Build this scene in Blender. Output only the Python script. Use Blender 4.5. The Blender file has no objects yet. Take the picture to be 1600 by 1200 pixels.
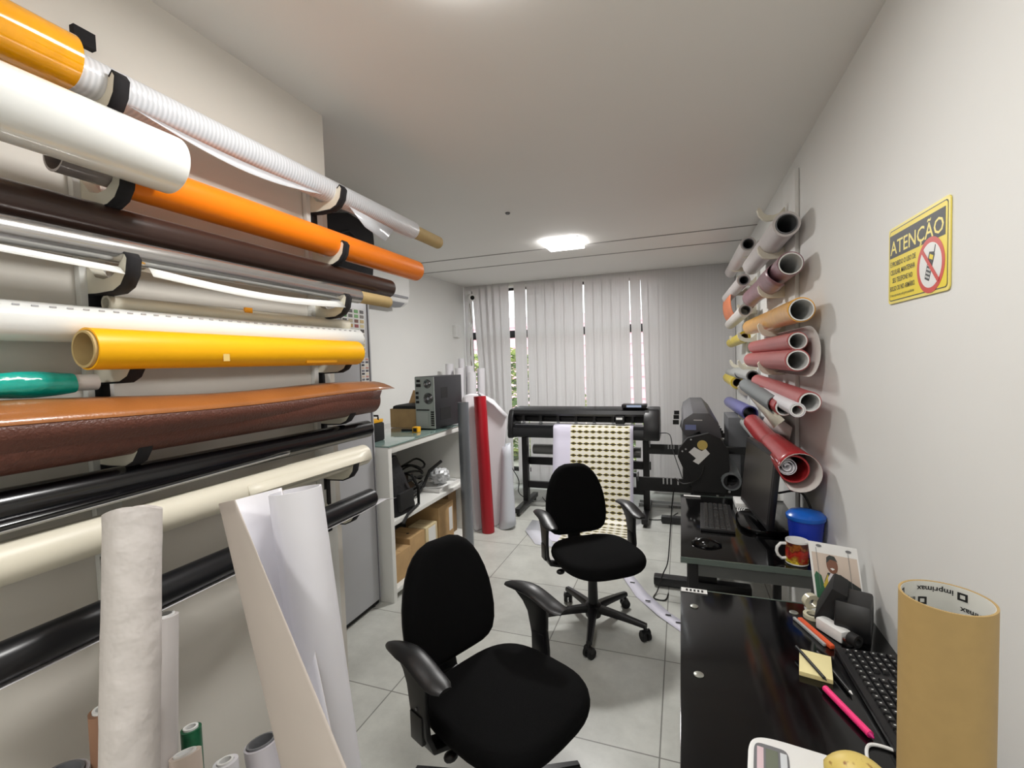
import bpy, bmesh, math, random
from mathutils import Vector, Matrix
random.seed(7)
SC = bpy.context.scene
COL = SC.collection
PI = math.pi
def lin(c):
    return c/12.92 if c <= 0.04045 else ((c+0.055)/1.055)**2.4
def rgb(r, g, b): return (lin(r/255), lin(g/255), lin(b/255), 1.0)

# ---------------- camera, world, lights, exposure ----------------
cam_d = bpy.data.cameras.new('camera'); cam = bpy.data.objects.new('camera', cam_d); COL.objects.link(cam)
cam_d.sensor_width = 36.0; cam_d.lens = 729.93/1600*36; cam_d.clip_start = 0.02; cam_d.clip_end = 200
_r = Vector((0.94000145, 0.33985982, -0.02987596)); _d = Vector((-0.01206922, -0.05438851, -0.99844691)); _f = Vector((-0.3409569, 0.93890212, -0.04702344))
_m = Matrix((_r, -_d, -_f)).transposed().to_4x4(); _m.translation = (0, 0, 1.6)
cam.matrix_world = _m
SC.camera = cam
SC.view_settings.view_transform = 'Standard'; SC.view_settings.look = 'None'
SC.view_settings.gamma = 1.0; SC.view_settings.use_curve_mapping = False
SC.view_settings.exposure = -0.12
SC.cycles.use_denoising = True
SC.cycles.max_bounces = 8; SC.cycles.transparent_max_bounces = 12
SC.cycles.caustics_reflective = False; SC.cycles.caustics_refractive = False
W = bpy.data.worlds.new('daylight'); SC.world = W; W.use_nodes = True
bg = W.node_tree.nodes['Background']; bg.inputs[0].default_value = (0.93, 0.97, 1.0, 1); bg.inputs[1].default_value = 4.0

def area(name, loc, size, power, rot=(0, 0, 0), color=(1, 1, 1)):
    l = bpy.data.lights.new(name, 'AREA'); l.shape = 'RECTANGLE'; l.size, l.size_y = size; l.energy = power; l.color = color
    o = bpy.data.objects.new(name, l); COL.objects.link(o); o.location = loc; o.rotation_euler = rot
    return o
# each ceiling luminaire shines through its own diffuser
LAMPS = [(-0.925, 3.93), (-0.44, 0.99), (-0.45, -1.3)]  # last lamp is unseen, added behind the camera for extra light
LAMP_POWER = [44, 15, 24]
for (lx, ly), pw in zip(LAMPS, LAMP_POWER):
    area('lamp_light', (lx, ly, 2.562), (0.27, 0.27), pw, color=(1.0, 0.985, 0.96))

# ---------------- materials ----------------
_mats = {}
def mat(name, col, rough=0.5, metal=0.0, noise=0.0, nscale=8.0, bump=0.0, bscale=60.0, trans=0.0, coat=0.0, spec=0.5, emit=None, es=1.0, sheen=0.0):
    if name in _mats: return _mats[name]
    m = bpy.data.materials.new(name); m.use_nodes = True; _mats[name] = m
    nt = m.node_tree; N = nt.nodes; L = nt.links; p = N['Principled BSDF']
    p.inputs['Base Color'].default_value = col; p.inputs['Roughness'].default_value = rough; p.inputs['Metallic'].default_value = metal
    p.inputs['Specular IOR Level'].default_value = spec; p.inputs['Coat Weight'].default_value = coat; p.inputs['Coat Roughness'].default_value = 0.08
    if sheen: p.inputs['Sheen Weight'].default_value = sheen
    if emit: p.inputs['Emission Color'].default_value = emit; p.inputs['Emission Strength'].default_value = es
    tc = N.new('ShaderNodeTexCoord')
    if noise:
        n = N.new('ShaderNodeTexNoise'); n.inputs['Scale'].default_value = nscale; n.inputs['Detail'].default_value = 4
        L.new(tc.outputs['Object'], n.inputs['Vector'])
        mx = N.new('ShaderNodeMix'); mx.data_type = 'RGBA'; mx.blend_type = 'MULTIPLY'
        mx.inputs[0].default_value = 1.0
        mx.inputs[6].default_value = col
        cr = N.new('ShaderNodeMapRange'); cr.inputs[1].default_value = 0.3; cr.inputs[2].default_value = 0.7
        cr.inputs[3].default_value = 1-noise; cr.inputs[4].default_value = 1+noise*0.3
        L.new(n.outputs[0], cr.inputs[0]); L.new(cr.outputs[0], mx.inputs[7]); L.new(mx.outputs[2], p.inputs['Base Color'])
    if bump:
        n = N.new('ShaderNodeTexNoise'); n.inputs['Scale'].default_value = bscale; n.inputs['Detail'].default_value = 3
        L.new(tc.outputs['Object'], n.inputs['Vector'])
        b = N.new('ShaderNodeBump'); b.inputs['Strength'].default_value = bump; b.inputs['Distance'].default_value = 0.01
        L.new(n.outputs[0], b.inputs['Height']); L.new(b.outputs[0], p.inputs['Normal'])
    if trans:
        out = N['Material Output']; t = N.new('ShaderNodeBsdfTranslucent'); t.inputs[0].default_value = col
        mxs = N.new('ShaderNodeMixShader'); mxs.inputs[0].default_value = trans
        L.new(p.outputs[0], mxs.inputs[1]); L.new(t.outputs[0], mxs.inputs[2]); L.new(mxs.outputs[0], out.inputs[0])
    return m
def emis(name, col, s):
    m = bpy.data.materials.new(name); m.use_nodes = True; nt = m.node_tree
    nt.nodes.remove(nt.nodes['Principled BSDF']); e = nt.nodes.new('ShaderNodeEmission')
    e.inputs[0].default_value = col; e.inputs[1].default_value = s
    nt.links.new(e.outputs[0], nt.nodes['Material Output'].inputs[0]); return m
def glassy(name, tint=(1, 1, 1, 1), mixf=0.1, rough=0.02):
    m = bpy.data.materials.new(name); m.use_nodes = True; nt = m.node_tree; N = nt.nodes; L = nt.links
    N.remove(N['Principled BSDF']); t = N.new('ShaderNodeBsdfTransparent'); t.inputs[0].default_value = tint
    g = N.new('ShaderNodeBsdfGlossy'); g.inputs['Roughness'].default_value = rough
    mx = N.new('ShaderNodeMixShader'); mx.inputs[0].default_value = mixf
    L.new(t.outputs[0], mx.inputs[1]); L.new(g.outputs[0], mx.inputs[2]); L.new(mx.outputs[0], N['Material Output'].inputs[0]); return m

M_wall = mat('wall_paint', rgb(230, 230, 227), 0.6, noise=0.03, nscale=1.5, bump=0.03, bscale=40)
M_wall_near = mat('wall_paint_warm', rgb(222, 217, 208), 0.6, noise=0.03, nscale=1.5, bump=0.03, bscale=40)
M_ceil = mat('ceiling_paint', rgb(238, 236, 232), 0.7, noise=0.02, nscale=1.2)
M_white = mat('white_laminate', rgb(228, 228, 224), 0.35, noise=0.02)
M_cream = mat('cream_board', rgb(226, 221, 204), 0.55, noise=0.05, nscale=20)
M_black = mat('black_plastic', rgb(20, 20, 22), 0.38, noise=0.1, nscale=30)
M_blackm = mat('black_matte', rgb(14, 14, 15), 0.7, noise=0.1)
M_felt = mat('black_edge_tape', rgb(24, 22, 25), 0.9, noise=0.2, nscale=80)
M_fabric = mat('black_fabric', rgb(9, 9, 10), 0.95, noise=0.25, nscale=260, bump=0.15, bscale=500, spec=0.15)
M_gloss = mat('black_gloss', rgb(8, 8, 9), 0.1, spec=0.28, noise=0.05)
M_dkmetal = mat('dark_metal', rgb(30, 29, 30), 0.4, metal=0.3, noise=0.1)
M_chrome = mat('chrome', rgb(200, 200, 202), 0.2, metal=1.0, noise=0.03)
M_grey = mat('grey_cabinet', rgb(176, 177, 181), 0.4, noise=0.04, nscale=3)
M_greyd = mat('grey_plastic', rgb(112, 113, 116), 0.5, noise=0.06)
M_card = mat('cardboard', rgb(186, 152, 106), 0.8, noise=0.12, nscale=14)
M_carddk = mat('cardboard_dark', rgb(140, 112, 78), 0.85, noise=0.12, nscale=14)
M_tube = mat('cardboard_tube', rgb(196, 170, 118), 0.75, noise=0.08, nscale=20)
M_paper = mat('white_paper', rgb(232, 230, 234), 0.6, noise=0.03, nscale=5, trans=0.12)
M_paperw = mat('warm_paper', rgb(216, 211, 207), 0.65, noise=0.05, nscale=5)
M_plasw = mat('white_plastic', rgb(232, 232, 230), 0.35, noise=0.02)
M_cable = mat('black_cable', rgb(12, 12, 12), 0.5, noise=0.05)
M_window = mat('window_frame', rgb(18, 16, 18), 0.4, noise=0.05)
M_glass = glassy('window_glass', (0.97, 0.99, 0.98, 1), 0.06)
M_lamp = emis('lamp_diffuser', (1, 0.985, 0.97, 1), 16.0)
M_blind = mat('vertical_blind_fabric', rgb(236, 234, 234), 0.85, noise=0.10, nscale=6, bump=0.0, bscale=90, trans=0.42)

def streaks(m):
    nt = m.node_tree; N = nt.nodes; L = nt.links
    n = [x for x in N if x.bl_idname == 'ShaderNodeTexNoise'][0]; tc = [x for x in N if x.bl_idname == 'ShaderNodeTexCoord'][0]
    mp = N.new('ShaderNodeMapping'); mp.inputs['Scale'].default_value = (9, 1, .06); L.new(tc.outputs['Object'], mp.inputs[0]); L.new(mp.outputs[0], n.inputs['Vector'])
streaks(M_blind)
def tile_mat():
    m = bpy.data.materials.new('floor_tiles'); m.use_nodes = True; nt = m.node_tree; N = nt.nodes; L = nt.links; p = N['Principled BSDF']
    tc = N.new('ShaderNodeTexCoord'); mp = N.new('ShaderNodeMapping')
    mp.inputs['Location'].default_value = (0.10, -1.875, 0); L.new(tc.outputs['Object'], mp.inputs[0])
    br = N.new('ShaderNodeTexBrick'); br.offset = 0; br.squash = 1
    br.inputs['Scale'].default_value = 1.0; br.inputs['Mortar Size'].default_value = 0.0032; br.inputs['Mortar Smooth'].default_value = 0.1
    br.inputs['Brick Width'].default_value = 0.63; br.inputs['Row Height'].default_value = 0.636; br.inputs['Bias'].default_value = 0
    br.inputs['Color1'].default_value = rgb(203, 204, 197); br.inputs['Color2'].default_value = rgb(198, 199, 193); br.inputs['Mortar'].default_value = rgb(128, 128, 122)
    L.new(mp.outputs[0], br.inputs[0])
    n = N.new('ShaderNodeTexNoise'); n.inputs['Scale'].default_value = 3.5; n.inputs['Detail'].default_value = 8; n.inputs['Roughness'].default_value = 0.7; L.new(tc.outputs['Object'], n.inputs[0])
    r = N.new('ShaderNodeMapRange'); r.inputs[1].default_value = 0.35; r.inputs[2].default_value = 0.65; r.inputs[3].default_value = 0.82; r.inputs[4].default_value = 1.04; L.new(n.outputs[0], r.inputs[0])
    mx = N.new('ShaderNodeMix'); mx.data_type = 'RGBA'; mx.blend_type = 'MULTIPLY'; mx.inputs[0].default_value = 1
    L.new(br.outputs[0], mx.inputs[6]); L.new(r.outputs[0], mx.inputs[7]); L.new(mx.outputs[2], p.inputs['Base Color'])
    p.inputs['Roughness'].default_value = 0.32
    b = N.new('ShaderNodeBump'); b.inputs['Strength'].default_value = 0.3; b.inputs['Distance'].default_value = 0.002; b.invert = True
    L.new(br.outputs[1], b.inputs['Height']); L.new(b.outputs[0], p.inputs['Normal'])
    return m
M_floor = tile_mat()

# ---------------- mesh helpers ----------------
def frame_of(axis):
    a = Vector(axis).normalized(); ref = Vector((0, 0, 1)) if abs(a.z) < 0.9 else Vector((1, 0, 0))
    u = ref.cross(a).normalized(); v = a.cross(u).normalized()
    return a, u, v
class MB:
    def __init__(s): s.v = []; s.f = []; s.uv = {}
    def add(s, vs, fs):
        n = len(s.v); s.v += [Vector(q) for q in vs]; s.f += [tuple(i+n for i in f) for f in fs]; return n
    def box(s, x0, x1, y0, y1, z0, z1, M=None):
        vs = [Vector((x, y, z)) for x in (x0, x1) for y in (y0, y1) for z in (z0, z1)]
        if M: vs = [M @ q for q in vs]
        s.add(vs, [(0, 1, 3, 2), (4, 6, 7, 5), (0, 4, 5, 1), (2, 3, 7, 6), (0, 2, 6, 4), (1, 5, 7, 3)]); return s
    def tube(s, p0, p1, r0, r1=None, ri=0.0, n=32, spiral=0.0, squash=1.0, caps=True):
        p0 = Vector(p0); p1 = Vector(p1); r1 = r0 if r1 is None else r1
        a, u, v = frame_of(p1-p0); vs = []; m = len(s.v)
        rings = [(p0, r0), (p1, r1)] + ([(p1, ri), (p0, ri)] if ri else [])
        for k, (p, r) in enumerate(rings):
            for i in range(n):
                t = 2*PI*i/n; rr = r + (spiral*(1-i/n) if k < 2 else 0)
                vs.append(p + u*math.cos(t)*rr + v*math.sin(t)*rr*(squash if k < 2 else 1))
        fs = []
        K = len(rings)
        pairs = [(0, 1), (1, 2), (2, 3), (3, 0)] if ri else [(0, 1)]
        for a_, b_ in pairs:
            for i in range(n): fs.append((a_*n+i, a_*n+(i+1) % n, b_*n+(i+1) % n, b_*n+i))
        if not ri and caps: fs += [tuple(range(n-1, -1, -1)), tuple(range(n, 2*n))]
        s.add(vs, fs); return s
    def path(s, pts, r, n=8, closed=False):
        pts = [Vector(p) for p in pts]; vs = []; fs = []; K = len(pts); pu = None
        for k, p in enumerate(pts):
            d = (pts[min(k+1, K-1)] - pts[max(k-1, 0)])
            if d.length < 1e-9: d = Vector((0, 0, 1))
            a, u, v = frame_of(d)
            if pu is not None:
                u = (pu - a*pu.dot(a)).normalized(); v = a.cross(u)
            pu = u
            rr = r[k] if isinstance(r, (list, tuple)) else r
            for i in range(n): vs.append(p + (u*math.cos(2*PI*i/n)+v*math.sin(2*PI*i/n))*rr)
        for k in range(K-1):
            for i in range(n): fs.append((k*n+i, k*n+(i+1) % n, (k+1)*n+(i+1) % n, (k+1)*n+i))
        fs += [tuple(range(n-1, -1, -1)), tuple(range((K-1)*n, K*n))]
        s.add(vs, fs); return s
    def prism(s, poly, fn, d0, d1):
        n = len(poly); vs = [fn(a, b, d0) for a, b in poly]+[fn(a, b, d1) for a, b in poly]
        fs = [tuple(range(n-1, -1, -1)), tuple(range(n, 2*n))]+[(i, (i+1) % n, n+(i+1) % n, n+i) for i in range(n)]
        s.add(vs, fs); return s
    def loft(s, rings, cap=True, closed=True):
        n = len(rings[0]); vs = [q for r in rings for q in r]; fs = []
        for k in range(len(rings)-1):
            for i in range(n if closed else n-1): fs.append((k*n+i, k*n+(i+1) % n, (k+1)*n+(i+1) % n, (k+1)*n+i))
        if cap: fs += [tuple(range(n-1, -1, -1)), tuple(range((len(rings)-1)*n, len(rings)*n))]
        s.add(vs, fs); return s
    def lathe(s, prof, c, n=32, axis='Z'):
        rings = []
        for r, h in prof:
            rings.append([Vector(c)+Vector((math.cos(2*PI*i/n)*r, math.sin(2*PI*i/n)*r, h)) for i in range(n)])
        return s.loft(rings)
    def sheet(s, rows, uv=False):
        n = len(rows[0]); base = len(s.v); vs = [q for r in rows for q in r]; fs = []
        for k in range(len(rows)-1):
            for i in range(n-1): fs.append((k*n+i, k*n+i+1, (k+1)*n+i+1, (k+1)*n+i))
        s.add(vs, fs)
        if uv:
            for k in range(len(rows)):
                for i in range(n): s.uv[base+k*n+i] = (i/(n-1), k/(len(rows)-1))
        return s
    def ico(s, c, r, sub=2, sc=(1, 1, 1), jit=0.0, M=None):
        bm = bmesh.new(); bmesh.ops.create_icosphere(bm, subdivisions=sub, radius=1)
        vs = []
        for q in bm.verts:
            k = r*(1+random.uniform(-jit, jit)); w = Vector((q.co.x*sc[0]*k, q.co.y*sc[1]*k, q.co.z*sc[2]*k))
            if M: w = M @ w
            vs.append(Vector(c)+w)
        s.add(vs, [tuple(x.index for x in f.verts) for f in bm.faces]); bm.free(); return s
    def build(s, name, m, parent=None, bevel=0.0, solid=0.0, sub=0, smooth=True, mats=None, fidx=None, ang=38):
        root = parent
        while root is not None and root.parent is not None: root = root.parent
        off = root.location.copy() if root is not None else Vector((0, 0, 0))
        me = bpy.data.meshes.new(name); me.from_pydata([q-off for q in s.v], [], s.f)
        bm = bmesh.new(); bm.from_mesh(me)
        if s.uv:
            L = bm.loops.layers.uv.new('UVMap'); bm.verts.ensure_lookup_table()
            for f in bm.faces:
                for l in f.loops: l[L].uv = s.uv.get(l.vert.index, (0, 0))
        bmesh.ops.recalc_face_normals(bm, faces=bm.faces)
        if bevel:
            es = [e for e in bm.edges if e.is_manifold and e.calc_face_angle(0) > 0.6]
            bmesh.ops.bevel(bm, geom=es, offset=bevel, segments=2, profile=0.6, affect='EDGES', clamp_overlap=True)
        for f in bm.faces: f.smooth = smooth
        for e in bm.edges:
            if e.is_manifold and e.calc_face_angle(0) > math.radians(ang): e.smooth = False
        bm.to_mesh(me); bm.free()
        for mm in (mats or [m]): me.materials.append(mm)
        if fidx:
            for i, p in enumerate(me.polygons): p.material_index = fidx(p)
        o = bpy.data.objects.new(name, me); COL.objects.link(o)
        if parent is not None: o.parent = parent
        if solid:
            md = o.modifiers.new('thickness', 'SOLIDIFY'); md.thickness = solid; md.offset = 0
            if mats and not fidx: md.material_offset = 1; md.material_offset_rim = 0
        if sub:
            md = o.modifiers.new('smooth', 'SUBSURF'); md.levels = sub; md.render_levels = sub
        return o
def tag(o, label, cat, group=None, kind=None):
    o['label'] = label; o['category'] = cat
    if group: o['group'] = group
    if kind: o['kind'] = kind
    return o
def thing(name, label, cat, loc=(0, 0, 0), group=None):
    o = bpy.data.objects.new(name, None); COL.objects.link(o); o.location = loc; o.empty_display_size = 0.1
    return tag(o, label, cat, group)
def struct(name, mb, m, **k):
    o = mb.build(name, m, **k); o['kind'] = 'structure'; return o
def copy_tree(o, parent=None):
    c = o.copy(); COL.objects.link(c); c.parent = parent
    for ch in [x for x in bpy.data.objects if x.parent == o]: copy_tree(ch, c)
    return c
def superell(a, b, n=40, e=2.6, cx=0, cy=0):
    out = []
    for i in range(n):
        t = 2*PI*i/n; c = math.cos(t); q = math.sin(t)
        out.append((cx+a*math.copysign(abs(c)**(2/e), c), cy+b*math.copysign(abs(q)**(2/e), q)))
    return out
def cushion(mb, outline, thick, rnd, fn, dome=0.0):
    cx = sum(p[0] for p in outline)/len(outline); cy = sum(p[1] for p in outline)/len(outline)
    R = sum(math.hypot(p[0]-cx, p[1]-cy) for p in outline)/len(outline); rings = []
    def ring(k, d): return [fn(cx+(p[0]-cx)*k, cy+(p[1]-cy)*k, d) for p in outline]
    for k in (0.25, 0.6): rings.append(ring(k, -thick/2))
    for i in range(9):
        t = -PI/2+PI*i/8; rings.append(ring(1-rnd*(1-math.cos(t))/R, thick/2*math.sin(t)))
    for k in (0.75, 0.45, 0.2): rings.append(ring(k, thick/2+dome*(1-k*k)))
    mb.loft(rings); return mb
def to_floor(a, b, z=0.0):
    a = Vector(a); b = Vector(b); t = (z-a.z)/(b.z-a.z); return a+(b-a)*t
def text_mesh(txt, size, squeeze=1.0, bold=0.0, align='LEFT'):
    c = bpy.data.curves.new('t', 'FONT'); c.body = txt; c.size = size; c.align_x = align; c.offset = bold; c.resolution_u = 2
    o = bpy.data.objects.new('t', c); COL.objects.link(o); dg = bpy.context.evaluated_depsgraph_get()
    me = bpy.data.meshes.new_from_object(o.evaluated_get(dg))
    vs = [(v.co.x*squeeze, v.co.y) for v in me.vertices]; fs = [tuple(p.vertices) for p in me.polygons]
    bpy.data.objects.remove(o); bpy.data.meshes.remove(me); bpy.data.curves.remove(c)
    return vs, fs

# ---------------- the room ----------------
XR, XL, XA, YB, YC, YF, ZC = 0.563, -1.33, -2.67, -2.2, 1.545, 5.75, 2.6
struct('floor', MB().box(XA-.1, XR+.1, YB-.1, YF+.1, -.08, 0), M_floor, smooth=False)
struct('ceiling', MB().box(XA-.1, XR+.1, YB-.1, YF+.1, ZC, ZC+.08), M_ceil, smooth=False)
struct('wall_right', MB().box(XR, XR+.1, YB-.1, YF+.1, 0, ZC), M_wall, smooth=False)
struct('wall_left', MB().box(XL-.1, XL, YB-.1, YC, 0, ZC).box(XA, XL-.1, YC-.1, YC, 0, ZC), M_wall_near, smooth=False)
struct('wall_alcove', MB().box(XA-.1, XA, YC-.1, YF+.1, 0, ZC), M_wall, smooth=False)
struct('wall_back', MB().box(XL-.1, XR+.1, YB-.1, YB, 0, ZC), M_wall, smooth=False)
WX0, WX1, WZ0, WZ1 = -2.668, -0.22, 0.16, 2.56
w = MB().box(XA, XR, YF, YF+.1, 0, WZ0).box(XA, XR, YF, YF+.1, WZ1, ZC).box(XA, WX0, YF, YF+.1, WZ0, WZ1).box(WX1, XR, YF, YF+.1, WZ0, WZ1)
struct('wall_window', w, M_wall, smooth=False)
fr = MB()
for x in (WX0-.02, -1.66, -0.86, WX1-.05): fr.box(x, x+.04, YF+.01, YF+.07, WZ0, WZ1)
for z0, z1 in ((WZ0, WZ0+.05), (0.93, 0.99), (1.915, 2.01), (WZ1-.03, WZ1)): fr.box(WX0, WX1, YF+.012, YF+.068, z0, z1)
win = struct('window_1', fr, M_window, smooth=False)
g = MB().box(WX0, WX1, YF+.035, YF+.04, WZ0, WZ1).build('pane', M_glass, win, smooth=False)
struct('trim_1', MB().box(XA, XR, 4.07, 4.085, ZC-.004, ZC+.001), mat('ceiling_groove', rgb(150, 147, 143), 0.8), smooth=False)
struct('trim_2', MB().box(XA, XR, 4.545, 4.56, ZC-.004, ZC+.001), mat('ceiling_groove', rgb(150, 147, 143), 0.8), smooth=False)

# outside, seen through the gaps of the blinds
gm = mat('outdoor_paving', rgb(170, 165, 155), 0.9, noise=0.1)
struct('ground_outside', MB().box(-14, 12, YF+.2, 24, -.3, -.1), gm, smooth=False)
fol = mat('hedge_leaves', rgb(96, 128, 52), 0.6, noise=0.7, nscale=30, trans=0.2)
fol2 = mat('pale_leaves', rgb(178, 190, 108), 0.6, noise=0.5, nscale=25, trans=0.3)
def bush(label, c, sx, sy, sz, n, mats_):
    mb = MB()
    for i in range(n):
        th = random.uniform(0, 2*PI); ph = math.acos(random.uniform(-1, 1)); rr = random.uniform(.6, 1)**.5
        p = Vector(c)+Vector((sx*rr*math.sin(ph)*math.cos(th), sy*rr*math.sin(ph)*math.sin(th), sz*rr*math.cos(ph)))
        A = Matrix.Rotation(random.uniform(0, 6), 3, 'Z') @ Matrix.Rotation(random.uniform(-1.2, 1.2), 3, 'X')
        l = random.uniform(.05, .11); q = [Vector((-l, 0, 0)), Vector((0, -l*.45, 0.01)), Vector((l, 0, 0)), Vector((0, l*.45, 0.01))]
        mb.add([p+A @ k for k in q], [(0, 1, 2, 3)])
    o = mb.build('bush', None, mats=mats_, fidx=lambda p: (p.index*7) % len(mats_))
    return tag(o, label, 'bush')
bush('dense green bush outside the left window panes', (-3.0, 7.8, 0.8), 1.5, .6, 1.05, 4200, [fol, fol2])
bush('low green bush outside the right window gap', (-0.5, 7.4, 0.15), .8, .4, .55, 1500, [fol2, fol])
pk = mat('pink_building_wall', rgb(238, 196, 206), 0.9, noise=0.1)
bl = thing('building', 'pale pink building facing the window across the yard', 'building', (-2, 13, -.1))
MB().box(-9, 5, 13, 16, -.1, 2.9).build('wall', pk, bl, smooth=False)
f_ = MB()
for k in range(9): f_.box(-9.01, 5.01, 12.97, 13, .2+k*.3, .22+k*.3)
f_.build('wall_band', mat('pink_dark', rgb(214, 150, 160), .9, noise=.1), bl, smooth=False)

# vertical blinds: every slat is its own part
vb = thing('vertical_blind', 'pale grey vertical blind covering the whole window wall', 'blind', (-1.02, 5.6, 2.6))
MB().box(-2.6, .555, 5.612, 5.635, 2.565, 2.599).build('head_rail', M_white, vb, smooth=False)
slats = [(-2.665, -2.556, 0, 0)]
slats += [(-2.553, -2.44, .15, .12), (-2.46, -2.34, .10, .09), (-2.37, -2.25, .055, .06), (-2.28, -2.16, .03, .03), (-2.17, -2.042, 0, 0)]
def run(x0, x1):
    n = max(1, round((x1-x0)/.118)); st = (x1-x0)/n
    for k in range(n): slats.append((x0+st*k-(.006 if k else 0), x0+st*(k+1)+(.006 if k < n-1 else 0), 0, 0))
slats.append((-1.973, -1.817, 0, -.003)); run(-1.808, -1.098); run(-1.083, -.66)
slats += [(-.665, -.555, 0, -.005), (-.553, -.43, .05, .0), (-.432, -.345, .07, .03)]
run(-.352, .556)
for i, (xa, xb, da, db) in enumerate(slats):
    rows = []
    for k in range(9):
        t = k/8; z = 2.598-t*2.50; dy = (.0015 if i % 2 else -.0015)
        rows.append([Vector((xa+da*t, 5.6+dy, z)), Vector(((xa+xb+(da+db)*t)/2, 5.6+dy, z)), Vector((xb+db*t, 5.6+dy, z))])
    MB().sheet(rows).build('slat', M_blind, vb, solid=.0006, smooth=False)

# ---------------- ceiling fittings ----------------
LL = ['square ceiling light glowing near the window blinds', 'square ceiling light above the front chair', 'unseen square ceiling light added behind the camera']
for (lx, ly), lab in zip(LAMPS, LL):
    t = thing('ceiling_light', lab, 'ceiling light', (lx, ly, ZC))
    h = .15
    MB().box(lx-h-.004, lx+h+.004, ly-h-.004, ly+h+.004, ZC-.006, ZC-.001).build('housing', M_plasw, t)
    MB().box(lx-h, lx+h, ly-h, ly+h, ZC-.033, ZC-.006).build('diffuser', M_lamp, t, smooth=False)
tag(MB().lathe([(.001, -.012), (.012, -.012), (.016, -.006), (.016, 0)], (-1.08, 2.99, ZC), 16).build('ceiling_sensor', M_greyd), 'tiny dark round fitting on the middle of the ceiling', 'sensor')

# ---------------- roll racks ----------------
BR = [(0, 0), (.03, -.002), (.09, 0), (.118, .012), (.137, .036), (.145, .07), (.136, .083), (.124, .072), (.112, .048), (.088, .033), (.06, .029), (.03, .036), (0, .07)]
def bracket(parent, xw, sx, y, z, w=.028, edge=True, s=1.0):
    xf = xw+sx*.02
    b = MB().prism(BR, lambda a, b_, d: Vector((xf+sx*a*s, y+d, z+b_*s)), 0, w).build('bracket', M_cream, parent)
    if edge:
        e = MB(); pts = [(0, -.042), (0, 0)]+BR[1:8]
        rows = [[Vector((xf+sx*(a*s+(.002 if i else .002)), y-.001, z+b_*s-.0015)), Vector((xf+sx*(a*s+.002), y+w+.001, z+b_*s-.0015))] for i, (a, b_) in enumerate(pts)]
        e.sheet(rows); e.build('edge_tape', M_felt, b, solid=.004)
rk = thing('roll_rack', 'cream hooked rack holding vinyl rolls on the left wall', 'rack', (XL, 1.1, 0))
for y0, y1 in ((.69, .745), (1.415, 1.498)): MB().box(XL+.001, XL+.02, y0, y1, .55, 2.33).build('post', M_white, rk, bevel=.002)
MB().box(XL+.02, XL+.03, 1.45, 1.49, 2.27, 2.33).build('post_cap', M_carddk, rk)
MB().box(XL+.02, XL+.036, .705, .748, 2.365, 2.402).build('post_cap', M_felt, rk)
MB().box(XL+.02, XL+.026, .69, .715, 1.03, 1.165).build('strap', M_felt, rk)
MB().box(XL+.02, XL+.026, 1.445, 1.462, 1.03, 1.165).build('strap', M_felt, rk)
for z in (2.187, 1.985, 1.79, 1.582, 1.385, 1.17, 1.0):
    for y in (.705, 1.435):
        if z > 2.3 and y > 1: continue
        bracket(rk, XL, 1, y, z)
rr = thing('roll_rack', 'cream hooked rack holding coloured rolls on the right wall', 'rack', (XR, 3.5, 0))
MB().box(XR-.02, XR-.001, 2.72, 3.02, .6, 2.52).build('post', M_wall, rr, bevel=.002)
MB().box(XR-.02, XR-.001, 3.95, 4.1, .6, 2.45).build('post', M_white, rr, bevel=.002)
MB().box(XR-.02, XR-.001, 4.55, 4.65, .6, 2.45).build('post', M_white, rr, bevel=.002)
for z in (2.34, 2.13, 1.915, 1.70, 1.485, 1.29, 1.09):
    for y in (2.96, 3.98, 4.6): bracket(rr, XR, -1, y, z, edge=False, s=.93)

# ---------------- rolls ----------------
def film(name, col, rough=.35, **k): return mat(name, col, rough, **k)
F_clear = film('clear_film', rgb(214, 216, 220), .22, noise=.06, nscale=40, coat=.5)
def embossed():
    m = mat('embossed_film', rgb(222, 223, 226), .3, coat=.4); nt = m.node_tree; N = nt.nodes; L = nt.links; p = N['Principled BSDF']
    tc = N.new('ShaderNodeTexCoord'); w = N.new('ShaderNodeTexWave'); w.wave_type = 'BANDS'; w.bands_direction = 'Y'; w.inputs['Scale'].default_value = 27; w.inputs['Distortion'].default_value = .8
    L.new(tc.outputs['Object'], w.inputs[0]); b = N.new('ShaderNodeBump'); b.inputs['Strength'].default_value = .35; b.inputs['Distance'].default_value = .002
    L.new(w.outputs[1], b.inputs['Height']); L.new(b.outputs[0], p.inputs['Normal'])
    r = N.new('ShaderNodeMix'); r.data_type = 'RGBA'; r.inputs[6].default_value = rgb(204, 206, 210); r.inputs[7].default_value = rgb(226, 227, 231)
    L.new(w.outputs[1], r.inputs[0]); L.new(r.outputs[2], p.inputs['Base Color']); return m
F_emb = embossed()
F_amber = film('amber_film', rgb(252, 172, 8), .12, noise=.12, nscale=25, coat=.8)
F_white = film('glossy_white_film', rgb(240, 241, 238), .18, coat=.6, noise=.02)
F_orange = film('orange_film', rgb(255, 134, 12), .32, noise=.03)
F_brown = film('dark_brown_film', rgb(62, 44, 38), .28, noise=.12, nscale=12)
F_silver = film('mirror_silver_film', rgb(198, 196, 194), .22, metal=.85, noise=.05)
F_ivory = film('ivory_film', rgb(228, 222, 204), .4, noise=.03)
F_yellow = film('yellow_film', rgb(255, 186, 4), .38, noise=.03)
F_teal = film('teal_film', rgb(10, 176, 160), .18, noise=.2, nscale=18, coat=.7, bump=.6, bscale=22)
F_blk = film('black_film', rgb(12, 12, 15), .2, noise=.1, coat=.3)
F_char = film('charcoal_film', rgb(20, 21, 25), .3, noise=.05)
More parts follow.
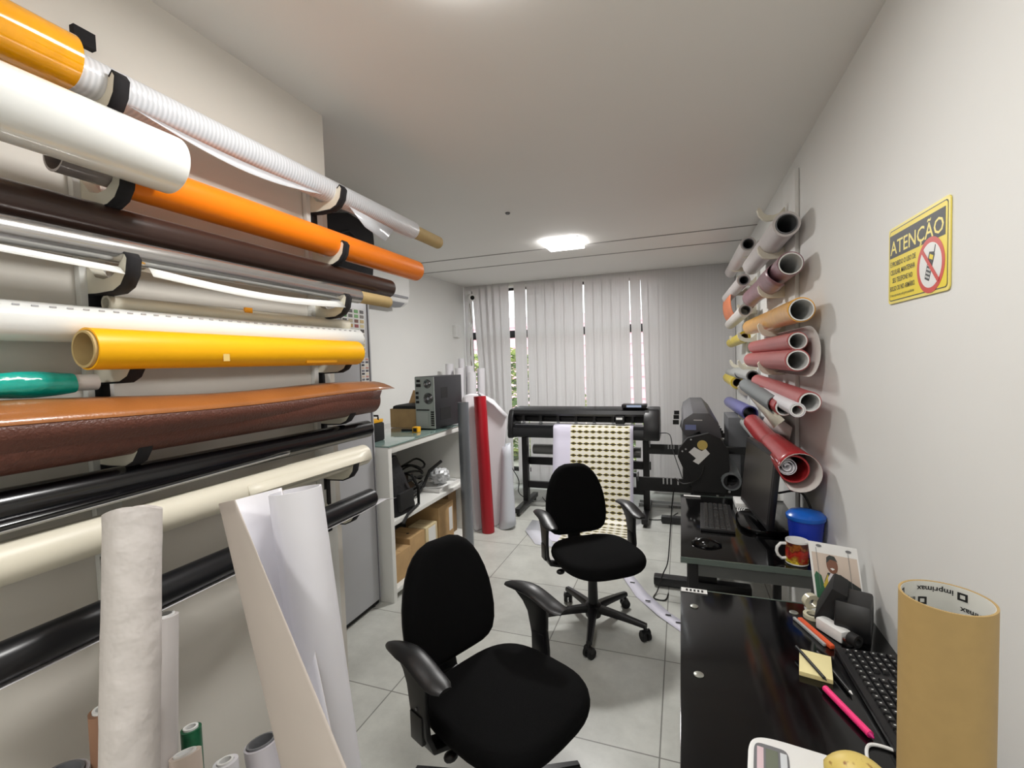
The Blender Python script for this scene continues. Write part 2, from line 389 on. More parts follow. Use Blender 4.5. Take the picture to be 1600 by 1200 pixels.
F_leath = film('brown_leatherette', rgb(96, 56, 44), .38, noise=.14, nscale=90, bump=.35, bscale=180)
F_tan = film('tan_leatherette', rgb(164, 102, 52), .3, noise=.16, nscale=9, bump=.1, bscale=180, coat=.3)
def tube_thing(name, label, p0, p1, r, m, rc=None, mc=None, e0=0.0, e1=0.0, group=None, r1=None, spiral=.0025, squash=1.0, cat='roll', core=True, part='film'):
    p0 = Vector(p0); p1 = Vector(p1); a = (p1-p0).normalized(); rc = rc or r*.62
    t = thing(name, label, cat, p0.lerp(p1, .5), group)
    MB().tube(p0, p1, r, r1, ri=rc+.001, n=40, spiral=spiral, squash=squash).build(part, m, t)
    if core: MB().tube(p0-a*e0, p1+a*e1, rc, ri=rc-.005, n=32).build('core', mc or M_tube, t)
    return t
GL = 'vinyl rolls on the left wall rack'
M_clearcore = mat('smoky_core', rgb(150, 140, 136), .2, coat=.5, noise=.15, nscale=20)
X1 = -1.23
tube_thing('vinyl_roll', 'whitish embossed film roll on top bracket with bare cardboard core end', (X1, .28, 2.258), (X1, 2.02, 2.257), .041, F_emb, .032, M_tube, 0, .26, GL)
tube_thing('vinyl_roll', 'glossy amber film roll at top left corner of the rack', (X1, .27, 2.272), (X1, .655, 2.272), .056, F_amber, .0445, M_tube, 0, 0, GL, core=False)
t = tube_thing('vinyl_roll', 'large glossy white film roll lying in front of the orange roll', (-1.13, .25, 2.088), (-1.13, .79, 2.088), .068, F_white, .035, M_plasw, 0, 0, GL, squash=.95)
tube_thing('vinyl_roll', 'bright orange vinyl roll below the embossed roll', (-1.225, .74, 2.062), (-1.225, 2.03, 2.062), .047, F_orange, .036, M_clearcore, 0.125, .004, GL)
tube_thing('vinyl_roll', 'dark brown film roll between orange and silver rolls', (-1.25, .25, 1.95), (-1.25, 1.83, 1.95), .0385, F_brown, .028, M_tube, 0, 0, GL)
sv = tube_thing('vinyl_roll', 'mirror silver film roll with thick cardboard core end', (-1.20, .25, 1.879), (-1.20, 1.545, 1.877), .027, F_silver, .024, M_tube, 0, .205, GL)
def ribbon_part(parent, name, m, rows, **k): return MB().sheet(rows).build(name, m, parent, **k)
def hang(p0, p1, w, sag, side=-.01, n=16):
    rows = []
    for i in range(n+1):
        t = i/n; p = Vector(p0).lerp(Vector(p1), t); p.z -= sag*math.sin(PI*t)
        rows.append([p+Vector((-.03, 0, -.004)), p, p+Vector((side, 0, -w))])
    return rows
ribbon_part(sv, 'loose_edge', F_white, hang((-1.18, .25, 1.855), (-1.18, .70, 1.838), .016, .0, .014), solid=.001)
ribbon_part(sv, 'loose_edge', F_white, hang((-1.18, .76, 1.848), (-1.18, 1.43, 1.842), .022, .016, .014), solid=.001)
# loose tail of the embossed roll
em = [o for o in bpy.data.objects if o.get('label', '').startswith('whitish embossed')][0]
ribbon_part(em, 'loose_edge', F_clear, [[Vector((-1.20, .75+.05*i, 2.222-.012*math.sin(PI*i/12))), Vector((-1.178, .75+.05*i, 2.208-.035*math.sin(PI*i/12)))] for i in range(13)], solid=.001)
ribbon_part(em, 'loose_corner', F_clear, [[Vector((-1.20, 1.52, 2.22)), Vector((-1.19, 1.80, 2.20))], [Vector((-1.19, 1.60, 2.16)), Vector((-1.18, 1.72, 2.13))]], solid=.001)
iv = thing('vinyl_roll', 'ivory film roll lying behind the white perforated roll', 'roll', (-1.27, 1.1, 1.765), GL)
MB().tube((-1.275, .72, 1.768), (-1.275, 1.565, 1.768), .018, .022, ri=.012).build('film', F_ivory, iv)
MB().box(-1.262, -1.254, 1.08, 1.105, 1.776, 1.792).build('adhesive_tape', F_amber, iv)
wp = tube_thing('vinyl_roll', 'white perforated film roll behind the yellow roll', (-1.255, .25, 1.712), (-1.255, 1.595, 1.712), .040, F_white, .028, M_plasw, 0, 0, GL)
mb = MB()
for k in range(44):
    y = .3+k*.029; mb.box(-1.2255, -1.2235, y, y+.011, 1.7405, 1.744)
mb.build('perforation', mat('perforation_grey', rgb(176, 176, 180), .6), wp, smooth=False)
yw = tube_thing('vinyl_roll', 'bright yellow vinyl roll with open cardboard end', (-1.175, .622, 1.654), (-1.175, 1.485, 1.652), .0435, F_yellow, .0395, M_tube, .006, 0, GL)
MB().box(-1.1335, -1.1315, .90, .918, 1.625, 1.655).build('adhesive_tape', mat('pale_tape', rgb(228, 196, 120), .5), yw)
MB().box(-1.146, -1.14, 1.20, 1.34, 1.617, 1.632).build('adhesive_tape', mat('amber_tape', rgb(206, 140, 20), .3), yw)
tl = thing('vinyl_roll', 'crumpled teal film roll with white tip at the left edge', 'roll', (-1.25, .45, 1.583), GL)
rings = []
for k in range(14):
    t = k/13; y = .22+t*.41; r = .030-.006*t
    rings.append([Vector((-1.25+math.cos(a)*r*(1+.10*math.sin(3*a+k*1.7)), y, 1.583+math.sin(a)*r*(1+.12*math.sin(2*a-k*1.3)))) for a in [2*PI*i/20 for i in range(20)]])
MB().loft(rings).build('film', F_teal, tl)
MB().tube((-1.25, .625, 1.583), (-1.25, .675, 1.583), .018, ri=.014).build('core', M_plasw, tl)
# leatherette with a long open flap
lt = tube_thing('leatherette_roll', 'long brown leatherette roll with open tan flap', (-1.205, .25, 1.468), (-1.205, 1.60, 1.462), .052, F_leath, .03, M_tube, 0, 0, GL)
rows = []
for i in range(25):
    t = i/24; y = .25+t*1.34
    z0 = 1.553-.018*t+.006*math.sin(t*9); z1 = 1.512-.012*t+.004*math.sin(t*7+1)
    x1 = -1.135+.012*math.sin(t*5); x0 = -1.225
    if t > .8: x1 += (t-.8)*.05
    pr = []
    for j in range(7):
        s_ = j/6; pr.append(Vector((x0+(x1-x0)*s_, y+(0.09*s_ if i == 24 else 0)+(.05*s_ if i == 23 else 0), z0+(z1-z0)*s_+.012*math.sin(PI*s_))))
    rows.append(pr)
ribbon_part(lt, 'flap', F_tan, rows, solid=.0015)
rows = []
for i in range(25):
    t = i/24; y = .25+t*1.34; z1 = 1.512-.012*t+.004*math.sin(t*7+1); x1 = -1.135+.012*math.sin(t*5)
    if t > .8: x1 += (t-.8)*.05
    rows.append([Vector((x1, y, z1-.0015)), Vector((x1-.012, y, z1-.03)), Vector((-1.16, y, 1.45)), Vector((-1.19, y, 1.418))])
ribbon_part(lt, 'film_wrap', F_leath, rows, solid=.0015)
bk = tube_thing('vinyl_roll', 'glossy black film roll with loose layered edge', (-1.225, .25, 1.350), (-1.225, 1.60, 1.342), .038, F_blk, .024, M_blackm, 0, 0, GL, r1=.033)
ribbon_part(bk, 'loose_edge', F_blk, [[Vector((-1.192, .25+.1*i, 1.345)), Vector((-1.178, .25+.1*i, 1.322+.002*i)), Vector((-1.182, .25+.1*i, 1.309+.0022*i))] for i in range(10)], solid=.0012)
ribbon_part(bk, 'loose_edge', mat('film_backing', rgb(180, 178, 176), .5), [[Vector((-1.179, .25+.1*i, 1.311+.0022*i)), Vector((-1.185, .25+.1*i, 1.305+.0022*i))] for i in range(10)], solid=.001)
cr = tube_thing('vinyl_roll', 'ivory white vinyl roll lying below the black roll', (-1.205, .25, 1.250), (-1.205, 1.545, 1.246), .040, F_ivory, .026, M_plasw, 0, 0, GL, r1=.038)
ribbon_part(cr, 'loose_edge', F_ivory, [[Vector((-1.168, .98+.07*i, 1.268)), Vector((-1.160, .98+.07*i, 1.243-.0012*i)), Vector((-1.172, .98+.07*i, 1.226))] for i in range(9)], solid=.0012)
ch = tube_thing('vinyl_roll', 'satin charcoal vinyl roll on the lowest bracket', (-1.18, .25, 1.078), (-1.18, 1.545, 1.073), .0345, F_char, .026, M_blackm, 0, 0, GL)
ribbon_part(ch, 'backing_paper', M_paper, [[Vector((-1.19, .25+.1*i, 1.042)), Vector((-1.165, .25+.1*i, 1.039)), Vector((-1.150, .25+.1*i, 1.043))] for i in range(13)]+[[Vector((-1.19, 1.62, 1.046)), Vector((-1.165, 1.63, 1.044)), Vector((-1.15, 1.61, 1.05))], [Vector((-1.18, 1.66, 1.03)), Vector((-1.165, 1.67, 1.034)), Vector((-1.15, 1.68, 1.036))]], solid=.0008)

# right rack rolls
GR = 'vinyl rolls on the right wall rack'
F_mauve = film('mauve_film', rgb(150, 112, 122), .35, noise=.2, nscale=20)
F_orsh = film('orange_sheet', rgb(236, 134, 84), .4, noise=.1)
F_gold = film('golden_yellow_film', rgb(236, 172, 62), .3, noise=.12, nscale=20, coat=.3)
F_pink = film('dusty_pink_film', rgb(180, 92, 92), .35, noise=.06)
F_red = film('red_film', rgb(168, 42, 46), .3, noise=.12, nscale=18)
F_grey = film('grey_film', rgb(118, 124, 126), .45, noise=.05)
F_blue = film('violet_blue_film', rgb(98, 100, 166), .3, noise=.1)
F_lim = film('yellow_green_film', rgb(214, 190, 50), .35, noise=.1)
def rroll(label, near, far, r, m, mc=M_plasw, rc=None, e0=.006, **k): return tube_thing('vinyl_roll', label, near, far, r, m, rc, mc, e0, 0, GR, **k)
rroll('thick off-white roll at the top of the right rack', (0.478, 2.565, 2.215), (.478, 3.72, 2.225), .058, mat('offwhite_film', rgb(206, 200, 198), .35, noise=.06), M_greyd, .047)
rroll('thin white roll high up behind the top right bracket', (0.460, 3.761, 2.392), (.46, 5.0, 2.40), .050, mat('offwhite_film', rgb(206, 200, 198), .35, noise=.06), M_greyd, .038)
mv = rroll('mauve film roll with white core ring under the top roll', (0.478, 2.484, 2.013), (.478, 3.68, 2.01), .054, F_mauve, M_plasw, .050)
rows = []
for i in range(14):
    t = i/13; y = 2.62+t*1.05
    rows.append([Vector((.478-.066*math.sin(a)*(1+.12*math.sin(5*t+a)), y+.03*math.sin(a*2), 2.0+.062*math.cos(a)*(1+.1*math.sin(7*t)))) for a in [-.4+3.6*j/13 for j in range(14)]])
ribbon_part(mv, 'loose_sheet', F_mauve, rows, solid=.001)
rroll('white roll with dark print marks behind the mauve roll', (.40, 3.5, 2.10), (.40, 4.7, 2.12), .040, mat('offwhite_film', rgb(206, 200, 198), .35, noise=.06), M_greyd, .030)
osr = thing('vinyl_sheet', 'orange curled vinyl sheet at the far end of the right rack', 'vinyl sheet', (.42, 4.6, 2.0), GR)
rows = []
for i in range(9):
    y = 4.12+i*.09
    rows.append([Vector((.47-.10*math.sin(a), y+.06*math.sin(a*3), 2.055+.15*math.cos(a)+.01*math.sin(y*9))) for a in [.1+2.7*j/12 for j in range(13)]])
ribbon_part(osr, 'sheet', F_orsh, rows, solid=.001)
rroll('white paper roll below the orange curled sheet', (.45, 3.85, 1.93), (.45, 5.0, 1.90), .045, M_paperw, M_greyd, .034)
rroll('golden yellow roll with dark open end on the right rack', (0.480, 2.287, 1.784), (.478, 3.80, 1.80), .051, F_gold, M_plasw, .047)
rroll('lime yellow film rolled at the far bracket', (.46, 4.0, 1.74), (.46, 5.0, 1.72), .042, F_lim, M_tube, .03)
sh = rroll('upper dusty pink roll of the pair wrapped in white sheet', (0.476, 2.337, 1.654), (.476, 3.60, 1.652), .039, F_pink, M_plasw, .036)
pk2 = rroll('lower dusty pink roll of the pair wrapped in white sheet', (0.462, 2.269, 1.571), (.462, 3.65, 1.565), .046, F_pink, M_plasw, .042)
rows = []
for i in range(9):
    y = 2.24+i*.14
    rows.append([Vector((.495+.045*math.sin(a), y, 1.607+.105*math.cos(a))) for a in [0.0+3.3*j/16 for j in range(17)]])
ribbon_part(pk2, 'wrapping_sheet', M_paperw, rows, solid=.0012)
rroll('small dark-ended grey roll in the lower middle bracket', (0.470, 3.653, 1.449), (.47, 4.7, 1.45), .040, mat('pale_grey_film', rgb(170, 172, 170), .4, noise=.08), M_blackm, .032)
rroll('thin pale roll beside the dark-ended grey roll', (0.460, 4.366, 1.438), (.46, 5.2, 1.43), .036, mat('pale_grey_film', rgb(170, 172, 170), .4, noise=.08), M_blackm, .03)
rroll('short lemon yellow roll at the far lower bracket', (0.460, 4.515, 1.360), (.46, 5.3, 1.37), .052, F_lim, M_tube, .04)
rroll('rose red roll with white rim nearest the right wall', (0.475, 2.128, 1.407), (0.475, 3.429, 1.428), .040, F_pink, M_plasw, .037)
gr_ = rroll('slate grey roll with smaller red and white rolls inside', (0.430, 2.502, 1.358), (0.440, 3.744, 1.381), .046, F_grey, M_blackm, .042, core=False)
tube_thing('vinyl_roll', 'red roll with white rim poking out of the slate grey roll', (0.430, 2.384, 1.358), (0.440, 3.058, 1.379), .037, F_red, .033, M_plasw, .02, 0, GR)
tube_thing('vinyl_roll', 'small white roll poking furthest out of the slate grey roll', (0.430, 2.113, 1.376), (0.440, 2.926, 1.385), .028, M_paper, .0235, M_plasw, .0, 0, GR)
fl = thing('paper_sheet', 'folded cream paper flap hanging under the slate grey roll', 'paper', (.42, 2.7, 1.3))
a_ = [Vector((0.440, 3.394, 1.360)), Vector((0.440, 3.157, 1.283))]
MB().sheet([[Vector((0.450, 4.060, 1.363)), Vector((0.440, 3.547, 1.305))], [Vector((0.420, 3.011, 1.364)), Vector((0.420, 2.737, 1.262))], [Vector((0.410, 2.247, 1.320)), Vector((0.410, 2.497, 1.249))]]).build('sheet', F_ivory, fl, solid=.001)
tag(MB().sheet([[Vector((0.500, 3.234, 1.260)), Vector((0.500, 3.481, 1.139))], [Vector((0.500, 2.806, 1.250)), Vector((0.500, 2.912, 1.152))], [Vector((0.520, 2.665, 1.230)), Vector((0.520, 2.740, 1.146))]]).build('paper_sheet', M_paperw, solid=.001), 'small grey white sheet hanging behind the cream flap', 'paper')
rroll('violet blue roll with dark open end low on the rack', (0.440, 3.552, 1.199), (0.450, 5.110, 1.137), .050, F_blue, M_blackm, .042, core=False)
rd = tube_thing('vinyl_roll', 'long red roll sticking out toward the camera with coiled white core', (0.440, 2.232, 1.114), (0.440, 3.432, 1.153), .058, F_red, .052, M_plasw, 0, 0, GR, core=False, r1=.045)
c0 = Vector((0.440, 2.232, 1.114)); c1 = Vector((0.440, 3.432, 1.153)); ax = (c1-c0).normalized(); A, U, V = frame_of(ax)
cc = c0+Vector((-.024, 0, .010)); rows = []
MB().tube(cc-ax*.012, cc+ax*.25, .034, ri=.0325, n=32).build('inner_roll', M_paper, rd)
for k in range(34):
    a = k*.36; r = .008+.0019*k*.36
    q = cc+U*math.cos(a)*r+V*math.sin(a)*r; rows.append([q-ax*.010, q+ax*.25])
ribbon_part(rd, 'inner_coil', M_paper, rows, solid=.001)
def outer(r0, off):
    rows = []
    for i in range(10):
        s_ = i/9
        rows.append([c0+ax*(-.02+.5*s_+off)+U*math.cos(a)*(r0+.020*(1-s_))+V*math.sin(a)*(r0+.004+.018*(1-s_))+Vector((.020*(1-s_), 0, -.010*(1-s_))) for a in [.3+4.9*j/20 for j in range(21)]])
    return rows
ribbon_part(rd, 'outer_sheet', F_red, outer(.0615, 0), solid=.001)
ribbon_part(rd, 'sheet_lining', M_paperw, outer(.0598, -.004), solid=.001)
rroll('grey translucent film roll hanging below the long red roll', (0.470, 2.792, 1.060), (0.470, 4.256, 1.071), .040, mat('pale_grey_film', rgb(170, 172, 170), .4, noise=.08), M_plasw, .03, core=False)

# ---------------- standing rolls on the left foreground ----------------
GS = 'rolls standing on the floor below the left rack'
top = Vector((-1.040, 0.610, 1.327)); low = Vector((-0.970, 0.534, 0.869)); base = to_floor(top, low)
t = thing('paper_roll', 'creased off-white paper roll standing tall in front of the left rack', 'roll', base, GS)
rings = []
ax = (top-base); ax.normalize(); A, U, V = frame_of(ax)
def crush(z, a): return 1+.008*math.sin(9*z+2*a)+.02*max(0, math.sin(31*z-3*a+math.sin(7*z)*2))**6
N_ = 46
for k in range(N_+1):
    s_ = k/N_; p = base.lerp(top, s_); r = .0475-.006*(1-s_)
    rings.append([p+(U*math.cos(a)+V*math.sin(a))*r*crush(s_*3, a)+A*(.006*math.sin(2*a) if k == N_ else 0) for a in [2*PI*i/28 for i in range(28)]])
inn = [[p+(U*math.cos(a)+V*math.sin(a))*.040 for a in [2*PI*i/28 for i in range(28)]] for p in (top, base.lerp(top, .5))]
MB().loft(rings, cap=False).loft([rings[-1], inn[0], inn[1]], cap=False).build('paper', mat('creased_paper', rgb(206, 200, 196), .6, noise=.05, bump=.9, bscale=16), t, ang=60)
MB().tube(base.lerp(top, .5), top-A*.004, .030, ri=.024).build('inner_roll', M_paperw, t)

# large open white paper roll: a coiled tube on the right, the free end of the sheet curling over it from the left
top = Vector((-0.790, 0.778, 1.337)); low = Vector((-0.700, 0.753, 0.756)); base = to_floor(top, low)
lr = thing('paper_roll', 'large loosely coiled white paper roll leaning in the foreground', 'roll', base, GS)
cols = [(Vector((-0.829, 0.666, 1.345)), Vector((-0.492, 0.557, 0.983))), (Vector((-0.872, 0.682, 1.334)), Vector((-0.557, 0.559, 0.963))), (Vector((-0.934, 0.712, 1.316)), Vector((-0.666, 0.597, 0.900))),
        (Vector((-0.960, 0.744, 1.306)), Vector((-0.705, 0.643, 0.849))), (Vector((-0.924, 0.779, 1.314)), Vector((-0.687, 0.671, 0.831))), (Vector((-0.840, 0.790, 1.336)), Vector((-0.622, 0.684, 0.838)))]
cols = [(to_floor(a, b), a) for a, b in cols]
rows = []
for k in range(25):
    s_ = k/24; row = [c[0].lerp(c[1], s_) for c in cols]; out = []
    for i in range(len(row)-1):
        a = row[max(i-1, 0)]; b = row[i]; c = row[i+1]; d = row[min(i+2, len(row)-1)]
        for q in range(5):
            t = q/5; out.append(.5*((2*b)+(c-a)*t+(2*a-5*b+4*c-d)*t*t+(3*b-a-3*c+d)*t**3))
    out.append(row[-1]); rows.append(out)
ribbon_part(lr, 'open_sheet', None, rows, solid=.001, ang=60, mats=[mat('paper_backing', rgb(190, 180, 172), .7, noise=.04, nscale=5), mat('paper_bright', rgb(226, 225, 230), .6, noise=.02)])
MB().tube(base, top, .0515, ri=.050, n=44, spiral=.004).build('coiled_sheet', mat('paper_bright', rgb(226, 225, 230), .6, noise=.02), lr)

def standing(label, px_top, px_low, r, m, rc=None, mc=M_plasw, name='vinyl_roll'):
    top = Vector(px_top); base = to_floor(top, Vector(px_low)); return tube_thing(name, label, base, top, r, m, rc, mc, -.01, .004, GS)
standing('grey white roll standing just right of the creased roll', (-1.160, 0.729, 1.024), (-1.130, 0.686, 0.694), .028, mat('offwhite_film', rgb(206, 200, 198), .35, noise=.06), .022)
standing('brown-wrapped roll standing left of the creased paper roll', (-1.100, 0.565, 0.927), (-1.100, 0.564, 0.807), .022, mat('brown_wrap', rgb(150, 112, 88), .6, noise=.1), .016, M_plasw)
standing('dark green roll standing low between white rolls', (-1.140, 0.761, 0.728), (-1.130, 0.754, 0.635), .021, mat('green_film', rgb(22, 92, 60), .35, noise=.25, nscale=60), .016, M_plasw)
standing('short beige roll in front of the dark green roll', (-1.070, 0.698, 0.734), (-1.050, 0.686, 0.672), .030, mat('beige_film', rgb(214, 198, 186), .5, noise=.04), .022)
standing('short white roll at the lower edge beside the grey roll', (-1.050, 0.777, 0.654), (-1.040, 0.772, 0.597), .026, M_paper, .018)
standing('grey white roll with open end leaning near the lower edge', (-1.020, 0.853, 0.649), (-1.000, 0.848, 0.565), .040, mat('light_grey_film', rgb(196, 192, 198), .35, noise=.04), .034, M_greyd)
standing('grey roll partly visible at the lower left edge', (-1.120, 0.503, 0.839), (-1.120, 0.501, 0.805), .040, mat('light_grey_film', rgb(196, 192, 198), .35, noise=.04), .034, M_greyd)

# ---------------- grey cabinet, charts, AC ----------------
cb = thing('tall_cabinet', 'tall light grey cabinet standing at the end of the left wall', 'cabinet', (-2.26, 2.38, 0))
MB().box(-2.60, -1.935, 2.16, 2.585, .03, 2.20).build('body', M_grey, cb, bevel=.004)
MB().box(-1.934, -1.912, 2.165, 2.575, .045, 2.19).build('door', M_grey, cb, bevel=.006)
MB().box(-1.911, -1.909, 2.43, 2.57, 2.135, 2.188).build('painted_glow', mat('glow_white', rgb(250, 252, 255), .3), cb)  # white patch that paints a bright glow onto the door
MB().box(-1.911, -1.907, 2.55, 2.556, .05, 2.18).build('door_seam', mat('seam_grey', rgb(120, 120, 126), .5), cb)
for y in (2.2, 2.53):
    MB().tube((-1.95, y, 0), (-1.95, y, .04), .015).build('foot', M_blackm, cb)
MB().box(-2.58, -1.94, 2.17, 2.58, .005, .03).build('plinth', M_blackm, cb)
SW = [(38, 96, 52), (40, 34, 30), (86, 160, 74), (58, 52, 50), (52, 140, 60), (96, 92, 88), (110, 170, 100), (120, 114, 108), (30, 26, 24), (190, 180, 150), (112, 60, 40), (196, 170, 110), (170, 140, 100), (190, 150, 60), (150, 60, 60), (214, 200, 150)]
def chart(label, y0, y1, z0, z1, nc, nr, cols):
    t = thing('colour_chart', label, 'colour chart', (-1.909, (y0+y1)/2, z0))
    MB().box(-1.9095, -1.9075, y0, y1, z0, z1).build('card', M_plasw, t)
    by = {}
    dy = (y1-y0)/nc; dz = (z1-z0)/nr; k = 0
    for r in range(nr):
        for c in range(nc):
            col = cols[k % len(cols)]; k += 1
            by.setdefault(col, MB()).box(-1.9072, -1.9065, y0+dy*(c+.15), y0+dy*(c+.85), z1-dz*(r+.85), z1-dz*(r+.18))
    mats_ = [mat('swatch_%d_%d_%d' % c, (lin(c[0]/255), lin(c[1]/255), lin(c[2]/255), 1), .4) for c in by]
    big = MB(); idx = []
    for i, c in enumerate(by): n0 = len(big.f); big.add(by[c].v, by[c].f); idx += [i]*(len(big.f)-n0)
    big.build('swatches', None, t, smooth=False, mats=mats_, fidx=lambda p: idx[p.index])
chart('white colour chart of green and brown swatches on the grey cabinet', 2.30, 2.515, 1.69, 1.96, 4, 9, SW)
chart('narrow lower colour chart of pale and grey swatches on the grey cabinet', 2.46, 2.54, 1.47, 1.655, 2, 10, [(214, 190, 170), (200, 150, 140), (120, 120, 130), (80, 80, 90), (60, 60, 66), (230, 220, 200)])
hb = thing('bag', 'black rounded bag lying on top of the grey cabinet', 'bag', (-2.0, 2.36, 2.20))
prof = [(2.20, 2.202), (2.20, 2.43), (2.24, 2.475), (2.33, 2.53), (2.47, 2.572), (2.58, 2.56), (2.66, 2.54), (2.725, 2.51), (2.73, 2.40), (2.70, 2.202)]
MB().prism(prof, lambda y, z, d: Vector((d, y, z)), -2.2, -1.955).build('body', M_felt, hb, bevel=.02)
MB().path([(-1.95, 2.30, 2.25), (-1.945, 2.32, 2.40), (-1.945, 2.45, 2.45), (-1.945, 2.58, 2.40), (-1.95, 2.60, 2.25)], .006).build('handle', M_blackm, hb)

ac = thing('air_conditioner', 'white split air conditioner high on the alcove wall', 'air conditioner', (XA, 3.5, 2.2))
pr = [(0, 2.22), (.02, 2.17), (.13, 2.165), (.185, 2.20), (.205, 2.28), (.205, 2.42), (.19, 2.455), (0, 2.46)]
MB().prism(pr, lambda a, b, d: Vector((XA+a, d, b)), 3.14, 3.96).build('body', M_plasw, ac, bevel=.008)
MB().prism([(.06, 2.163), (.13, 2.16), (.18, 2.195), (.175, 2.2), (.13, 2.17), (.06, 2.17)], lambda a, b, d: Vector((XA+a+.004, d, b-.004)), 3.2, 3.9).build('louver', mat('louver_grey', rgb(150, 151, 156), .4), ac)
MB().box(XA+.2051, XA+.207, 3.17, 3.93, 2.235, 2.255).build('trim_line', mat('louver_grey', rgb(150, 151, 156), .4), ac)

# ---------------- counter ----------------
ct = thing('shelf_counter', 'white open shelf counter with glass top beside the grey cabinet', 'counter', (-2.2, 3.2, 0))
CX0, CX1, CY0, CY1, CZ = -2.60, -1.835, 2.605, 3.86, 1.055
MB().box(CX0, CX1, CY0, CY0+.04, 0, CZ).build('side_panel', M_white, ct, bevel=.002)
MB().box(CX0, CX1, CY1-.04, CY1, 0, CZ).build('side_panel', M_white, ct, bevel=.002)
MB().box(CX0, CX1-.001, CY0+.04, CY1-.04, CZ-.045, CZ).build('top_panel', M_white, ct, bevel=.002)
MB().box(CX0, CX1-.001, CY0+.04, CY1-.04, .515, .545).build('shelf', M_white, ct, bevel=.002)
MB().box(CX0, CX1-.001, CY0+.04, CY1-.04, .05, .08).build('shelf', M_white, ct, bevel=.002)
MB().box(CX0, CX0+.01, CY0+.04, CY1-.04, .05, CZ).build('back_panel', M_white, ct)
MB().box(CX0+.05, CX1+.006, CY0+.0, CY1-.1, CZ+.001, CZ+.011).build('glass_top', mat('green_glass_top', rgb(120, 146, 140), .04, coat=1.0, spec=.8), ct, bevel=.001)
ZT = CZ+.0115; ZS = .5455; ZB = .0805

# desktop computer on the counter
pc = thing('desktop_computer', 'black computer tower with silver rear on the glass counter', 'computer', (-2.0, 3.55, ZT))
R = Matrix.Translation((-1.985, 3.355, ZT)) @ Matrix.Rotation(math.radians(-4), 4, 'Z')
MB().box(-.095, .095, .006, .44, .005, .435, R).build('case', mat('case_black', rgb(36, 36, 40), .45, noise=.05), pc, bevel=.004)
MB().box(-.093, .093, 0, .006, .008, .432, R).build('rear_panel', mat('rear_steel', rgb(168, 174, 170), .4, metal=.15, noise=.06), pc)
def disc(mb, c, r, th, M, n=28):
    vs = [M @ Vector((c[0]+r*math.cos(2*PI*i/n), c[1], c[2]+r*math.sin(2*PI*i/n))) for i in range(n)]
    vs2 = [M @ Vector((c[0]+r*math.cos(2*PI*i/n), c[1]-th, c[2]+r*math.sin(2*PI*i/n))) for i in range(n)]
    mb.add(vs+vs2, [tuple(range(n)), tuple(range(2*n-1, n-1, -1))]+[(i, (i+1) % n, n+(i+1) % n, n+i) for i in range(n)]); return mb
for cx, cz, r in ((.03, .375, .036), (.035, .255, .046)):
    f = disc(MB(), (cx, -.0005, cz), r, .002, R).build('fan_grille', M_blackm, pc)
    m2 = MB()
    for k in range(3):
        rr = r*(.35+.25*k)
        m2.path([R @ Vector((cx+rr*math.cos(a), -.004, cz+rr*math.sin(a))) for a in [2*PI*i/20 for i in range(21)]], .0013, 5)
    disc(m2, (cx, -.004, cz), r*.25, .002, R)
    m2.build('fan_guard', M_chrome, f)
p_ = MB()
for (x0, x1, z0, z1) in ((-.08, -.035, .35, .375), (-.075, -.04, .39, .41), (-.085, -.06, .29, .31), (-.085, -.06, .25, .275), (-.085, -.055, .215, .235), (-.085, .04, .155, .165)):
    p_.box(x0, x1, -.004, .0, z0, z1, R)
for k in range(7): p_.box(.055, .085, -.003, 0, .03+k*.018, .042+k*.018, R)
p_.build('ports', M_blackm, pc, smooth=False)
MB().box(-.08, .03, -.003, 0, .03, .14, R).build('slot_covers', mat('slot_grey', rgb(180, 184, 180), .4, metal=.4), pc)
MB().box(.095, .0965, .10, .2, .25, .34, R).box(.095, .0965, .08, .24, .07, .17, R).build('side_vent', M_blackm, pc)

cbx = thing('cardboard_box', 'open brown cardboard box with dark inside beside the computer', 'box', (-2.25, 3.55, ZT))
MB().box(-2.37, -2.10, 3.42, 3.425, ZT, ZT+.16).box(-2.37, -2.10, 3.70, 3.705, ZT, ZT+.16).box(-2.37, -2.365, 3.425, 3.70, ZT, ZT+.16).box(-2.105, -2.1, 3.425, 3.70, ZT, ZT+.16).box(-2.365, -2.105, 3.425, 3.70, ZT, ZT+.004).build('walls', M_card, cbx, smooth=False)
MB().sheet([[Vector((-2.37, 3.705, ZT+.16)), Vector((-2.10, 3.705, ZT+.16))], [Vector((-2.33, 3.74, ZT+.30)), Vector((-2.12, 3.74, ZT+.30))]]).build('flap', M_card, cbx, solid=.004)
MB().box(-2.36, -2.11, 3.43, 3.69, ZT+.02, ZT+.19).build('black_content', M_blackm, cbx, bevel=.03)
dr = thing('tool_case', 'small black tool pouch with yellow lid at the near counter end', 'tool', (-2.05, 2.95, ZT))
MB().box(-2.13, -2.02, 2.72, 2.84, ZT, ZT+.13).build('body', M_blackm, dr, bevel=.012)
MB().box(-2.12, -2.025, 2.725, 2.835, ZT+.131, ZT+.155).build('lid', mat('tool_yellow', rgb(240, 176, 30), .4), dr, bevel=.006)
MB().path([(-2.12, 2.78, ZT+.15), (-2.12, 2.78, ZT+.18), (-2.03, 2.78, ZT+.18), (-2.03, 2.78, ZT+.15)], .007).build('handle', M_blackm, dr)
tp = thing('tape_measure', 'small yellow and black tape measure on the glass top', 'tape measure', (-1.98, 3.2, ZT))
MB().box(-2.0, -1.95, 3.17, 3.22, ZT, ZT+.045).build('case', mat('tool_yellow', rgb(240, 176, 30), .4), tp, bevel=.006)
MB().box(-1.99, -1.96, 3.168, 3.171, ZT+.008, ZT+.036).build('grip', M_blackm, tp)
